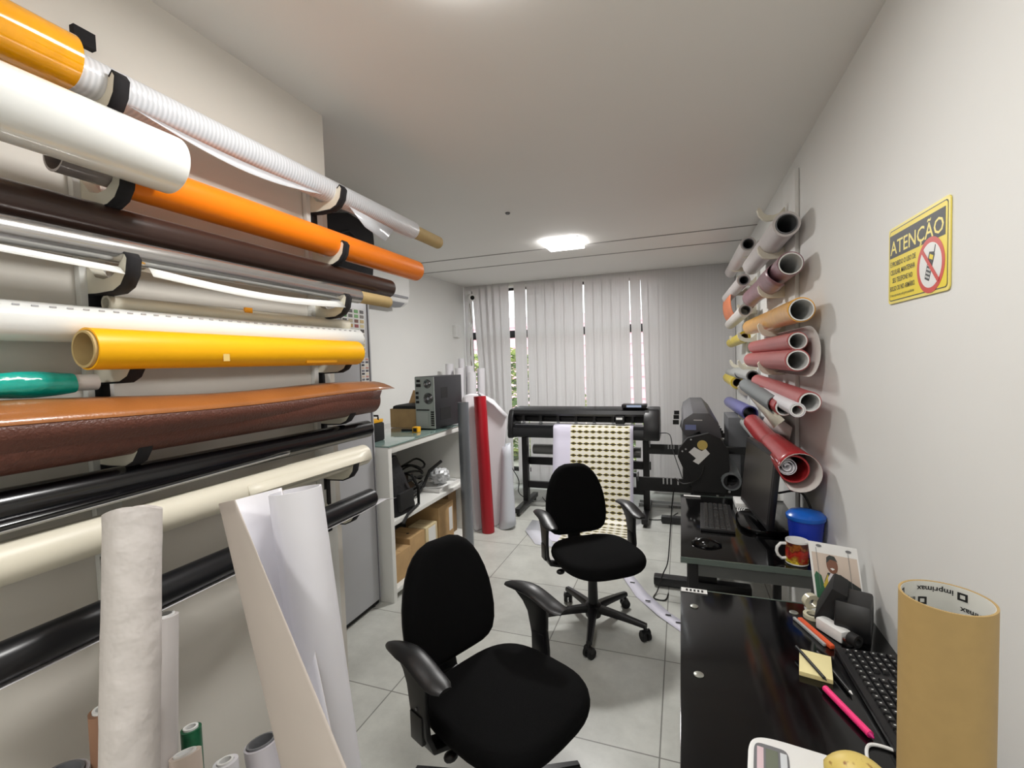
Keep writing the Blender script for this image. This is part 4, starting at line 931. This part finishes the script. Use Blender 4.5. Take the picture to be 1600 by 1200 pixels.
        cs.tube(e+dx*.008+Vector((0, 0, .028)), e+dx*.024+Vector((0, 0, .028)), .028, n=24).tube(e-dx*.024+Vector((0, 0, .028)), e-dx*.008+Vector((0, 0, .028)), .028, n=24)
        cs.build('caster', M_blackm, lg)
        MB().tube(e+Vector((0, 0, .05)), e+Vector((0, 0, .095)), .010, n=12).tube(e-dx*.027+Vector((0, 0, .047)), e+dx*.027+Vector((0, 0, .047)), .017, n=16).build('caster_fork', M_black, lg)
    return t
BASE_A = math.radians(-84+54)
ch1 = make_chair('black fabric office chair in the middle, facing right, five-star base visible')
ch2 = copy_tree(ch1); ch2['label'] = 'nearest black fabric office chair in the foreground, cut off by the lower edge'
ch1.location = (-.515, 2.73, 0); ch1.rotation_euler = (0, 0, math.radians(-54))
ch2.location = (-.63, 1.45, 0); ch2.rotation_euler = (0, 0, math.radians(-24))
for c_ in [x for x in bpy.data.objects if x.parent == ch2 and x.name.split('.')[0] in ('leg', 'base_hub')]:
    c_.rotation_euler = (0, 0, math.radians(20))

# ---------------- desks ----------------
def desk(label, y0, y1, x0=-.012, holes=()):
    t = thing('desk', label, 'desk', (.27, (y0+y1)/2, 0))
    MB().box(x0, XR-.004, y0, y1, .728, .75).build('top', M_gloss, t, bevel=.0015)
    MB().box(x0-.001, XR-.004, y1, y1+.006, .727, .7505).build('edge_strip', mat('glass_edge', rgb(88, 98, 92), .15, noise=.1), t)
    MB().box(x0-.001, XR-.004, y0-.006, y0, .727, .7505).build('edge_strip', mat('glass_edge', rgb(88, 98, 92), .15, noise=.1), t)
    for y in (y0+.03, y1-.07):
        MB().box(x0+.03, x0+.07, y, y+.04, 0, .7275).build('leg', M_dkmetal, t, bevel=.003)
        MB().box(XR-.08, XR-.04, y, y+.04, 0, .7275).build('leg', M_dkmetal, t, bevel=.003)
        MB().box(x0+.07, XR-.08, y+.005, y+.035, .66, .7275).build('frame_rail', mat('frame_grey', rgb(96, 98, 96), .4, noise=.1), t)
    MB().box(XR-.07, XR-.05, y0+.07, y1-.07, .66, .7275).build('frame_rail', M_dkmetal, t)
    for (x, y) in holes:
        MB().lathe([(.001, 0), (.013, 0), (.013, .0015), (.010, .003), (.001, .003)], (x, y, .7502), 24).build('glass_fixing', mat('fixing_chrome', rgb(170, 172, 164), .3, metal=.7), t)
    return t
desk('near black glass-topped desk along the right wall', .12, 1.785, holes=[(.032, 1.665), (.034, 1.30), (.338, 1.715)])
desk('far black glass-topped desk carrying the monitor', 2.075, 3.03)
lb = thing('sticker_strip', 'small white printed label on the near corner of the near desk', 'label', (.03, 1.78, .75))
MB().box(-.010, .078, 1.762, 1.792, .7508, .7518).build('label', M_plasw, lb)
m_ = MB()
for k in range(5): m_.box(.006+k*.013, .013+k*.013, 1.768, 1.785, .7519, .7522)
m_.build('printed_marks', M_blackm, lb, smooth=False)
lb2 = tag(MB().box(.005, .10, 3.0, 3.028, .7508, .7518).build('sticker_strip', M_plasw), 'small white label on the far left corner of the far desk', 'label')
tag(MB().path([(.33, 1.93, .0), (.34, 1.93, .3), (.36, 1.92, .62), (.38, 1.94, .64)], .006).build('power_cable', M_cable), 'black cable hanging in the gap between the two desks', 'cable')

# monitor / all in one on far desk
mn = thing('monitor', 'black monitor seen from the side on the far desk', 'monitor', (.36, 2.6, .75))
tl_, tr_ = Vector((.335, 2.84, 1.15)), Vector((.392, 2.34, 1.148)); bl_, br_ = Vector((.300, 2.84, .80)), Vector((.357, 2.34, .80))
nx = Vector((1, .11, 0)).normalized()
def slab(a, b, c, d, th, m, name, par, bev=.004): # quad a b c d (ccw) pushed back by th
    mb = MB(); q = [a, b, c, d]; mb.add(q+[p+nx*th for p in q], [(0, 1, 2, 3), (7, 6, 5, 4), (0, 4, 5, 1), (1, 5, 6, 2), (2, 6, 7, 3), (3, 7, 4, 0)]); return mb.build(name, m, par, bevel=bev)
fr_ = slab(bl_, br_, tr_, tl_, .028, M_black, 'housing', mn, .006)
def lerp2(u, v): return bl_.lerp(br_, u).lerp(tl_.lerp(tr_, u), v)-nx*.0015
slab(lerp2(.03, .06), lerp2(.97, .06), lerp2(.97, .95), lerp2(.03, .95), .001, mat('screen_glass', rgb(36, 32, 32), .3), 'screen', mn, 0)
MB().tube((.37, 2.6, .77), (.375, 2.6, .95), .02, n=20).build('neck', M_black, mn)
bs = superell(.115, .16, 40, 3.2, .37, 2.58)
MB().prism(bs, lambda a, b, d: Vector((a, b, d)), .7505, .772).build('stand_base', M_gloss, mn, bevel=.004)
cable('black cable behind the monitor', [(.42, 2.45, .95), (.50, 2.42, .97), (.54, 2.40, .90), (.545, 2.38, .80), (.54, 2.36, .753)], .005)

def keyboard(label, M, w_, l_, cols, rows_, legend=False):
    t = thing('keyboard', label, 'keyboard', M.translation)
    MB().box(-w_/2, w_/2, -l_/2, l_/2, 0, .016, M).build('body', M_black, t, bevel=.004)
    kx, ky = (w_-.03)/rows_, (l_-.02)/cols
    for i in range(rows_):
        for j in range(cols):
            if (i, j) in ((2, cols-5), (3, cols-5)): continue
            cx = -w_/2+.015+kx*(i+.5); cy = -l_/2+.01+ky*(j+.5)
            k = MB(); a, b = kx*.42, ky*.42
            k.add([M @ Vector(q) for q in ((cx-a, cy-b, .016), (cx+a, cy-b, .016), (cx+a, cy+b, .016), (cx-a, cy+b, .016), (cx-a*.75, cy-b*.75, .0225), (cx+a*.75, cy-b*.75, .0225), (cx+a*.75, cy+b*.75, .0225), (cx-a*.75, cy+b*.75, .0225))], [(0, 1, 5, 4), (1, 2, 6, 5), (2, 3, 7, 6), (3, 0, 4, 7), (4, 5, 6, 7)])
            idx = None
            if legend:
                k.add([M @ Vector(q) for q in ((cx-.0022, cy-.0010, .0228), (cx+.0022, cy-.0010, .0228), (cx+.0022, cy+.0018, .0228), (cx-.0022, cy+.0018, .0228))], [(0, 1, 2, 3)])
                n_ = len(k.f)-1; k.build('key', None, t, smooth=False, mats=[M_black, M_plasw], fidx=lambda p: 1 if p.index == n_ else 0)
            else: k.build('key', M_black, t, smooth=False)
    return t
Mk = Matrix.Translation((.163, 2.62, .7505)) @ Matrix.Rotation(math.radians(-2), 4, 'Z')
keyboard('black keyboard lying on the far desk before the monitor', Mk, .155, .43, 18, 5)
ms = thing('computer_mouse', 'black mouse lying at the near end of the far keyboard', 'mouse', (.10, 2.23, .75))
rings = []
for i in range(9):
    s_ = i/8; x = .035+.125*s_; w_ = .032*math.sin(PI*(s_*.9+.05))**.5; h_ = .034*math.sin(PI*(s_*.85+.08))**.8
    rings.append([Vector((x, 2.235+w_*math.cos(a), .7505+max(0, math.sin(a))*h_)) for a in [2*PI*k/20 for k in range(20)]])
MB().loft(rings).build('shell', M_gloss, ms, ang=60)
MB().tube((.052, 2.235, .772), (.06, 2.235, .776), .006, n=12).build('wheel', M_greyd, ms)
ch_ = thing('power_strip', 'white power strip tangled with white cables at the far desk edge', 'power strip', (.33, 2.9, .75))
MB().box(.275, .345, 2.83, 2.97, .7505, .778).build('strip', M_plasw, ch_, bevel=.004)
for j in range(4):
    c = Vector((.325+.008*j, 2.78-.02*j, .757+.003*j)); MB().path([c+Vector((.045*math.cos(a), .06*math.sin(a)*(1+.2*j*.3), .004*math.sin(3*a))) for a in [2*PI*i/20 for i in range(21)]], .003).build('cable', M_plasw, ch_)
# blue tub
bt = thing('plastic_tub', 'blue plastic tub with translucent lid by the monitor', 'tub', (.485, 2.27, .75))
MB().lathe([(.045, 0), (.055, .002), (.068, .15), (.0, .15)], (.488, 2.25, .7505), 36).build('body', mat('blue_plastic', rgb(24, 52, 170), .35, noise=.03), bt)
MB().lathe([(.072, .150), (.074, .155), (.074, .166), (.06, .180), (.02, .188), (.0, .189)], (.488, 2.25, .7505), 36).build('lid', mat('light_blue_plastic', rgb(28, 98, 196), .25, noise=.05), bt)
# mug
mg = thing('mug', 'white mug with red and yellow print on the far desk edge', 'mug', (.43, 2.12, .75))
def mug_mat():
    m = bpy.data.materials.new('mug_print'); m.use_nodes = True; nt = m.node_tree; N = nt.nodes; L = nt.links; p = N['Principled BSDF']; p.inputs['Roughness'].default_value = .15
    tc = N.new('ShaderNodeTexCoord'); s = N.new('ShaderNodeSeparateXYZ'); L.new(tc.outputs['Object'], s.inputs[0]); n = N.new('ShaderNodeTexNoise'); n.inputs['Scale'].default_value = 32; n.inputs['Detail'].default_value = 4; L.new(tc.outputs['Object'], n.inputs[0])
    a = N.new('ShaderNodeMath'); a.operation = 'MULTIPLY_ADD'; a.inputs[1].default_value = .11; L.new(n.outputs[0], a.inputs[0]); L.new(s.outputs[2], a.inputs[2])
    mr = N.new('ShaderNodeMapRange'); mr.inputs[1].default_value = .045; mr.inputs[2].default_value = .14; L.new(a.outputs[0], mr.inputs[0])
    c = N.new('ShaderNodeValToRGB'); e = c.color_ramp.elements; e[0].position = 0; e[0].color = rgb(60, 60, 20); e[1].position = 1; e[1].color = rgb(70, 24, 20)
    for pos, col in ((.10, (150, 150, 40)), (.18, (236, 206, 60)), (.28, (150, 110, 30)), (.42, (150, 34, 24)), (.62, (176, 48, 32)), (.75, (110, 30, 22)), (.86, (150, 90, 36))):
        q = e.new(pos); q.color = rgb(*col)
    L.new(mr.outputs[0], c.inputs[0]); L.new(c.outputs[0], p.inputs['Base Color']); return m
mc_ = (.432, 2.135, .7505)
MB().lathe([(.036, 0), (.041, .003), (.041, .008)], mc_, 40).build('foot_ring', M_plasw, mg)
MB().lathe([(.001, .008), (.041, .0079), (.041, .09), (.0408, .0962), (.0385, .0962), (.037, .09), (.037, .012), (.001, .011)], mc_, 44).build('cup', None, mg, mats=[M_plasw, mug_mat()], fidx=lambda p: 1 if (p.center.z < .0895 and math.hypot(p.center.x+(.43-.432), p.center.y+(2.12-2.135)) > .0395) else 0)
MB().path([(mc_[0]-.039, mc_[1]-.006, .7505+.080), (mc_[0]-.060, mc_[1]-.010, .7505+.080), (mc_[0]-.073, mc_[1]-.012, .7505+.064), (mc_[0]-.075, mc_[1]-.012, .7505+.048), (mc_[0]-.070, mc_[1]-.012, .7505+.032), (mc_[0]-.056, mc_[1]-.009, .7505+.018), (mc_[0]-.039, mc_[1]-.006, .7505+.020)], .006, 12).build('handle', M_plasw, mg)

# photo print leaning on wall
ph = thing('photo_print', 'photo of a smiling child in a sports shirt leaning by the wall', 'photo', (.49, 1.80, .75))
pA = Vector((.415, 1.775, .7505)); pB = Vector((.545, 1.735, .7505)); up_ = Vector((-.012, .055, .205)); u_ = (pB-pA); nn = u_.cross(up_).normalized()
if nn.y > 0: nn = -nn
def Q(a, b, d=0): return pA+u_*a+up_*b+nn*d
def pq(mb, poly, d, th=.0003): mb.prism(poly, lambda a, b, k: Q(a, b, k), d, d+th); return mb
pq(MB(), [(0, 0), (1, 0), (1, 1), (0, 1)], -.002, .002).build('card', M_plasw, ph)
pq(MB(), [(.05, .0), (.97, .0), (.97, .84), (.05, .84)], .0002).build('backdrop', mat('photo_beige', rgb(206, 190, 176), .4), ph)
el = lambda cx, cy, rx, ry, n=24: [(cx+rx*math.cos(2*PI*i/n), cy+ry*math.sin(2*PI*i/n)) for i in range(n)]
pq(MB(), [(.05, .0), (.22, .0), (.26, .25), (.2, .5), (.1, .55), (.05, .48)], .0007).build('green_shape', mat('photo_green', rgb(34, 92, 60), .4), ph)
pq(MB(), [(.25, 0), (.25, .42), (.34, .56), (.60, .56), (.97, .42), (.97, 0)], .0007).build('dark_shape', mat('photo_dark', rgb(44, 48, 46), .4), ph)
pq(MB(), [(.22, .36), (.34, .54), (.38, .34), (.30, .16)], .0011).build('yellow_sleeve', mat('photo_yellow', rgb(196, 172, 60), .4), ph)
pq(MB(), [(.32, 0), (.33, .48), (.40, .56), (.54, .56), (.64, .46), (.66, 0)], .0013).build('white_shirt', mat('photo_white', rgb(216, 210, 214), .4), ph)
pq(MB(), el(.45, .68, .115, .125), .0017).build('face', mat('photo_skin', rgb(122, 78, 58), .4), ph)
pq(MB(), [(.335, .70), (.35, .79), (.42, .83), (.52, .82), (.57, .74), (.53, .755), (.42, .765)], .0021).build('hair', mat('photo_dark', rgb(44, 48, 46), .4), ph)
pq(MB(), [(.40, .63), (.45, .605), (.50, .63), (.45, .642)], .0021).build('smile', M_plasw, ph)
k_ = MB()
for cx in (.15, .80): pq(k_, [(cx, .3), (cx+.008, .3), (cx+.008, .92), (cx, .92)], .0023)
for cx, cy in ((.22, .95), (.82, .93)): pq(k_, el(cx, cy, .06, .02), .0023)
k_.build('clip_lines', M_greyd, ph)

# black device cluster by the wall
lp = thing('label_printer', 'black angular device standing by the wall on the near desk', 'device', (.48, 1.66, .75))
R = Matrix.Translation((.487, 1.655, .7505)) @ Matrix.Rotation(math.radians(-20), 4, 'Z')
MB().prism([(-.07, 0), (.07, 0), (.075, .06), (.03, .115), (-.055, .105), (-.075, .05)], lambda a, b, d: R @ Vector((d, a, b)), -.045, .045).build('body', M_black, lp, bevel=.008)
R3 = Matrix.Translation((.415, 1.70, .765)) @ Matrix.Rotation(math.radians(-24), 4, 'Y') @ Matrix.Rotation(math.radians(-20), 4, 'Z')
MB().box(-.022, .022, -.05, .05, 0, .13, R3 @ Matrix.Rotation(math.radians(45), 4, 'Y')).build('tilted_lid', M_blackm, lp, bevel=.008)
tag(MB().tube((.448, 1.555, .778), (.462, 1.535, .778), .018, ri=.010, n=24).build('lens_ring', M_blackm), 'small black ring beside the black device', 'ring')
tpd = thing('tape_roll', 'small clear adhesive tape roll standing behind the flat tape roll', 'tape', (.40, 1.76, .75))
MB().tube((.392, 1.757, .779), (.398, 1.737, .779), .026, ri=.013, n=30).build('tape', mat('clear_tape', rgb(206, 200, 176), .2), tpd)
MB().box(.375, .43, 1.735, 1.755, .7505, .762).build('holder', M_plasw, tpd, bevel=.003)
tag(MB().tube((.388, 1.70, .7505), (.388, 1.70, .762), .027, ri=.017, n=32).build('tape_roll', mat('clear_tape', rgb(206, 200, 176), .2)), 'small flat adhesive tape roll lying on the near desk', 'tape')
ck = thing('utility_knife', 'orange and grey utility knife on the near desk', 'knife', (.37, 1.6, .75))
R = Matrix.Translation((.374, 1.598, .7505)) @ Matrix.Rotation(math.radians(-69), 4, 'Z')
MB().box(-.075, .075, -.010, .004, 0, .012, R).build('handle', mat('orange_plastic', rgb(224, 92, 52), .4), ck, bevel=.003)
MB().box(-.085, .06, -.019, -.0105, 0, .008, R).build('blade_holder', mat('pale_metal', rgb(206, 208, 208), .3, metal=.4), ck, bevel=.002)
wh = thing('white_dispenser', 'white plastic dispenser tipped beside the black device', 'dispenser', (.42, 1.62, .75))
R = Matrix.Translation((.425, 1.60, .7505)) @ Matrix.Rotation(math.radians(-58), 4, 'Z')
MB().box(-.055, .035, -.018, .018, 0, .035, R).build('body', M_plasw, wh, bevel=.006)
MB().box(.03, .055, -.015, .015, .0, .022, R).build('nozzle', M_chrome, wh, bevel=.004)
# sticky notes
nt_ = thing('notepad', 'cream sticky note pad lying on the near desk', 'notepad', (.33, 1.42, .75))
R = Matrix.Translation((.331, 1.422, .7505)) @ Matrix.Rotation(math.radians(-12), 4, 'Z')
MB().box(-.037, .037, -.055, .055, 0, .012, R).build('pad', mat('cream_note', rgb(236, 224, 168), .7, noise=.03), nt_, bevel=.001)
m_ = MB()
for k in range(5): m_.box(-.0373, .0373, -.0553, .0553, .0018+k*.002, .0022+k*.002, R)
m_.build('page_edges', mat('note_edge', rgb(206, 192, 140), .7), nt_, smooth=False)
def pen(label, a, b, r, m, tip=M_black):
    a = Vector(a); b = Vector(b); t = thing('pen', label, 'pen', a); d = (b-a).normalized()
    MB().tube(a, b, r, n=16).build('barrel', m, t); MB().tube(b, b+d*.010, r*.8, r*.2, n=16).build('tip', tip, t)
pen('black pen lying across the cream note pad', (.298, 1.482, .7675), (.335, 1.355, .7675), .0042, M_black)
pen('black and white pen lying between the note pad and the keyboard', (.352, 1.49, .7565), (.385, 1.335, .7565), .0045, M_black, M_plasw)
pen('hot pink marker lying on the near desk', (.330, 1.327, .7585), (.381, 1.190, .7585), .0078, mat('hot_pink', rgb(250, 60, 130), .35, noise=.02), mat('magenta_dark', rgb(190, 20, 110), .4))
Mk = Matrix.Translation((.482, 1.30, .7505)) @ Matrix.Rotation(math.radians(2), 4, 'Z')
keyboard('black keyboard with white key legends on the near desk', Mk, .15, .44, 18, 6, True)
cable('white cable curving out beside the near keyboard', [(.47, 1.10, .7545), (.425, 1.155, .7545), (.375, 1.165, .7545), (.355, 1.125, .7545), (.36, 1.08, .7545), (.38, 1.04, .7545)], .0035, M_plasw)
# scale
sc_ = thing('kitchen_scale', 'white digital scale with small display at the lower desk edge', 'scale', (.24, 1.02, .75))
R = Matrix.Translation((.24, .99, .7505)) @ Matrix.Rotation(math.radians(-8), 4, 'Z')
MB().prism(superell(.125, .09, 48, 5), lambda a, b, d: R @ Vector((a, b, d)), 0, .028).build('body', M_plasw, sc_, bevel=.006)
dp_ = MB().prism(superell(.032, .062, 32, 6, -.082, 0), lambda a, b, d: R @ Vector((a, b, d)), .0282, .0295).build('control_panel', M_greyd, sc_)
MB().box(-.092, -.070, -.03, .05, .0296, .0305, R).build('display', mat('lcd', rgb(112, 118, 104), .2), dp_)
MB().box(-.108, -.096, -.045, .05, .0296, .0302, R).build('print_strip', mat('panel_pink', rgb(214, 190, 196), .4), dp_)
MB().box(-.066, -.054, -.045, .05, .0296, .0302, R).build('print_strip', mat('panel_light', rgb(206, 210, 214), .4), dp_)
MB().tube(R @ Vector((-.06, -.03, .0302)), R @ Vector((-.06, -.03, .031)), .0055, ri=.004, n=20).build('button', mat('button_blue', rgb(70, 90, 160), .4), dp_)
def fruit_mat():
    m = mat('fruit_skin', rgb(214, 190, 104), .45); nt = m.node_tree; N = nt.nodes; L = nt.links; p = N['Principled BSDF']; tc = N.new('ShaderNodeTexCoord')
    n = N.new('ShaderNodeTexNoise'); n.inputs['Scale'].default_value = 60; L.new(tc.outputs['Object'], n.inputs[0]); c = N.new('ShaderNodeValToRGB'); e = c.color_ramp.elements
    e[0].position = .62; e[0].color = rgb(216, 192, 108); e[1].position = .72; e[1].color = rgb(140, 92, 40); L.new(n.outputs[0], c.inputs[0]); L.new(c.outputs[0], p.inputs['Base Color']); return m
fr2 = thing('fruit', 'yellow speckled fruit lying on the white scale', 'fruit', (.28, 1.02, .78))
rings = []
for i in range(15):
    s_ = i/14; x = -.05+.105*s_; r = .040*max(.05, math.sin(PI*(.03+.94*s_)))**.6
    rings.append([R @ Vector((.055+x, .008+r*math.cos(a), .029+.036+r*math.sin(a)*.9)) for a in [2*PI*k/24 for k in range(24)]])
MB().loft(rings).build('flesh', fruit_mat(), fr2, ang=60)

# big cardboard tube in the foreground, logo print inside
TC = Vector((.268, .625, 0)); TZ = 1.331; TR = .0405; tilt_top = None
tb = thing('cardboard_tube', 'large brown cardboard tube with printed white inside standing on the near desk', 'tube', (TC.x, TC.y, .7505))
MB().tube((TC.x, TC.y, .7505), (TC.x, TC.y, TZ), TR, ri=TR-.0022, n=72).build('tube', mat('kraft_tube', rgb(172, 144, 92), .6, noise=.05, nscale=60), tb)
MB().tube((TC.x, TC.y, .7515), (TC.x, TC.y, TZ-.0006), TR-.0023, ri=TR-.0028, n=72).build('liner', mat('liner_white', rgb(214, 214, 208), .5, noise=.02), tb)
def on_tube(vs, fs, ang0, z0, mb, r=TR-.0032):
    # text wrapped on the inner wall, upside down as in the photo
    o = []
    for x, y in vs:
        a = ang0+x/r; o.append(Vector((TC.x+r*math.cos(a), TC.y+r*math.sin(a), z0-y)))
    mb.add(o, fs)
ink = mat('black_ink', rgb(20, 20, 22), .5); m_ = MB()
vs, fs = text_mesh('imprimax', .0088, 1.0, .0002)
def logo(a0, z0):
    on_tube(vs, fs, a0, z0, m_)
    r = TR-.0032; sq = MB(); s = .0045
    for i in range(4):
        for j in range(4):
            if (i in (1, 2)) and (j in (1, 2)): continue
            x0, y0 = -s+s*.5*i, -s*.5+s*.5*j
            q = [(x0, y0), (x0+s*.5, y0), (x0+s*.5, y0+s*.5), (x0, y0+s*.5)]
            on_tube(q, [(0, 1, 2, 3)], a0-.20, z0-.002, m_)
for a0, z0 in ((1.0, TZ-.006), (1.95, TZ-.019), (2.75, TZ-.005), (-.05, TZ-.022), (4.3, TZ-.01), (5.2, TZ-.025)): logo(a0, z0)
m_.build('printed_logo', ink, tb, smooth=False)

# ---------------- warning sign ----------------
sg = thing('warning_sign', 'yellow and black attention sign on the right wall', 'sign', (XR, 1.47, 1.84))
SY0, SY1, SZ0, SZ1 = 1.632, 1.309, 1.731, 1.940
SW_ = SY0-SY1; SH = SZ1-SZ0
def S(a, b, d): return Vector((XR-.001-d, SY0-a*SW_, SZ0+b*SH))
def rrect(x0, x1, y0, y1, r, n=6):
    rx = r/SW_; ry = r/SH; o = []
    for cx, cy, a0 in ((x1-rx, y0+ry, -PI/2), (x1-rx, y1-ry, 0), (x0+rx, y1-ry, PI/2), (x0+rx, y0+ry, PI)):
        for i in range(n+1): a = a0+PI/2*i/n; o.append((cx+rx*math.cos(a), cy+ry*math.sin(a)))
    return o
M_sy = mat('sign_yellow', rgb(238, 214, 24), .4); M_sb = mat('sign_black', rgb(34, 34, 36), .45); M_sl = mat('sign_pale_yellow', rgb(240, 222, 110), .4)
MB().prism(rrect(0, 1, 0, 1, .012), S, 0, .003).build('plate', M_sl, sg)
MB().prism(rrect(.022, .978, .034, .966, .010), S, .003, .0033).build('border_line', M_sb, sg)
MB().prism(rrect(.030, .970, .046, .954, .009), S, .0033, .0036).build('panel', M_sy, sg)
MB().prism([(.03, .60), (.945, .60), (.945, .90), (.03, .90)], S, .0036, .0039).build('title_band', M_sb, sg)
def stext(txt, a, b, h, wfit, m, name, d=.0041, bold=0.0):
    vs, fs = text_mesh(txt, 1.0, 1.0, bold); w_ = max(v[0] for v in vs)-min(v[0] for v in vs); x0 = min(v[0] for v in vs)
    mb = MB(); mb.add([S(a+(x-x0)/w_*wfit, b+y*h, d) for x, y in vs], fs); return mb.build(name, m, sg, smooth=False)
stext('ATENÇÃO', .045, .645, .25, .88, M_sl, 'title_text', bold=.01)
for i, l in enumerate(['É PROIBIDO O USO DE', 'CELULAR, MANTENHA', 'SEU TELEFONE NO', 'BOLSO OU NO ARMÁRIO.']):
    stext(l, (.05, .05, .09, .045)[i], .485-i*.107, .09, (.46, .45, .37, .46)[i], M_sb, 'body_text', bold=.012)
stext('O descumprimento pode gerar penalidades', .05, .09, .05, .44, M_sb, 'small_text')
k = SH/SW_
MB().prism([(.74+.205*math.cos(2*PI*i/40), .33+.205/k*math.sin(2*PI*i/40)*1.13*.88) for i in range(40)], S, .0038, .0041).build('red_ring', mat('sign_red', rgb(206, 62, 48), .4), sg)
MB().prism([(.74+.165*math.cos(2*PI*i/40), .33+.165/k*math.sin(2*PI*i/40)*1.13*.88) for i in range(40)], S, .0041, .0043).build('white_disc', M_plasw, sg)
def rot(poly, a, cx, cy):
    c, s = math.cos(a), math.sin(a); return [(cx+(x*c-y*s), cy+(x*s+y*c)/k) for x, y in poly]
ic = MB()
ic.prism(rot([(-.035, -.11), (.035, -.11), (.04, .03), (-.04, .03)], -.38, .735, .33), S, .0043, .0046)
ic.prism(rot([(-.042, .03), (.042, .03), (.042, .09), (.028, .105), (-.042, .09)], -.38, .735, .33), S, .0043, .0046)
ic.prism(rot([(.024, .1), (.036, .1), (.03, .155), (.02, .155)], -.38, .735, .33), S, .0043, .0046)
ic.build('phone_icon', M_sb, sg)
MB().prism(rot([(-.026, .045), (.028, .045), (.028, .078), (-.026, .078)], -.38, .735, .33), S, .0046, .0048).build('phone_screen', M_sy, sg)
kk = MB()
for i in range(3):
    for j in range(4): kk.prism(rot([(-.026+i*.02, -.095+j*.028), (-.014+i*.02, -.095+j*.028), (-.014+i*.02, -.08+j*.028), (-.026+i*.02, -.08+j*.028)], -.38, .735, .33), S, .0046, .0048)
kk.build('phone_keys', M_plasw, sg)
MB().prism(rot([(-.18, -.016), (.18, -.016), (.18, .016), (-.18, .016)], -.80, .74, .33), S, .0049, .0051).build('red_bar', mat('sign_red', rgb(206, 62, 48), .4), sg)
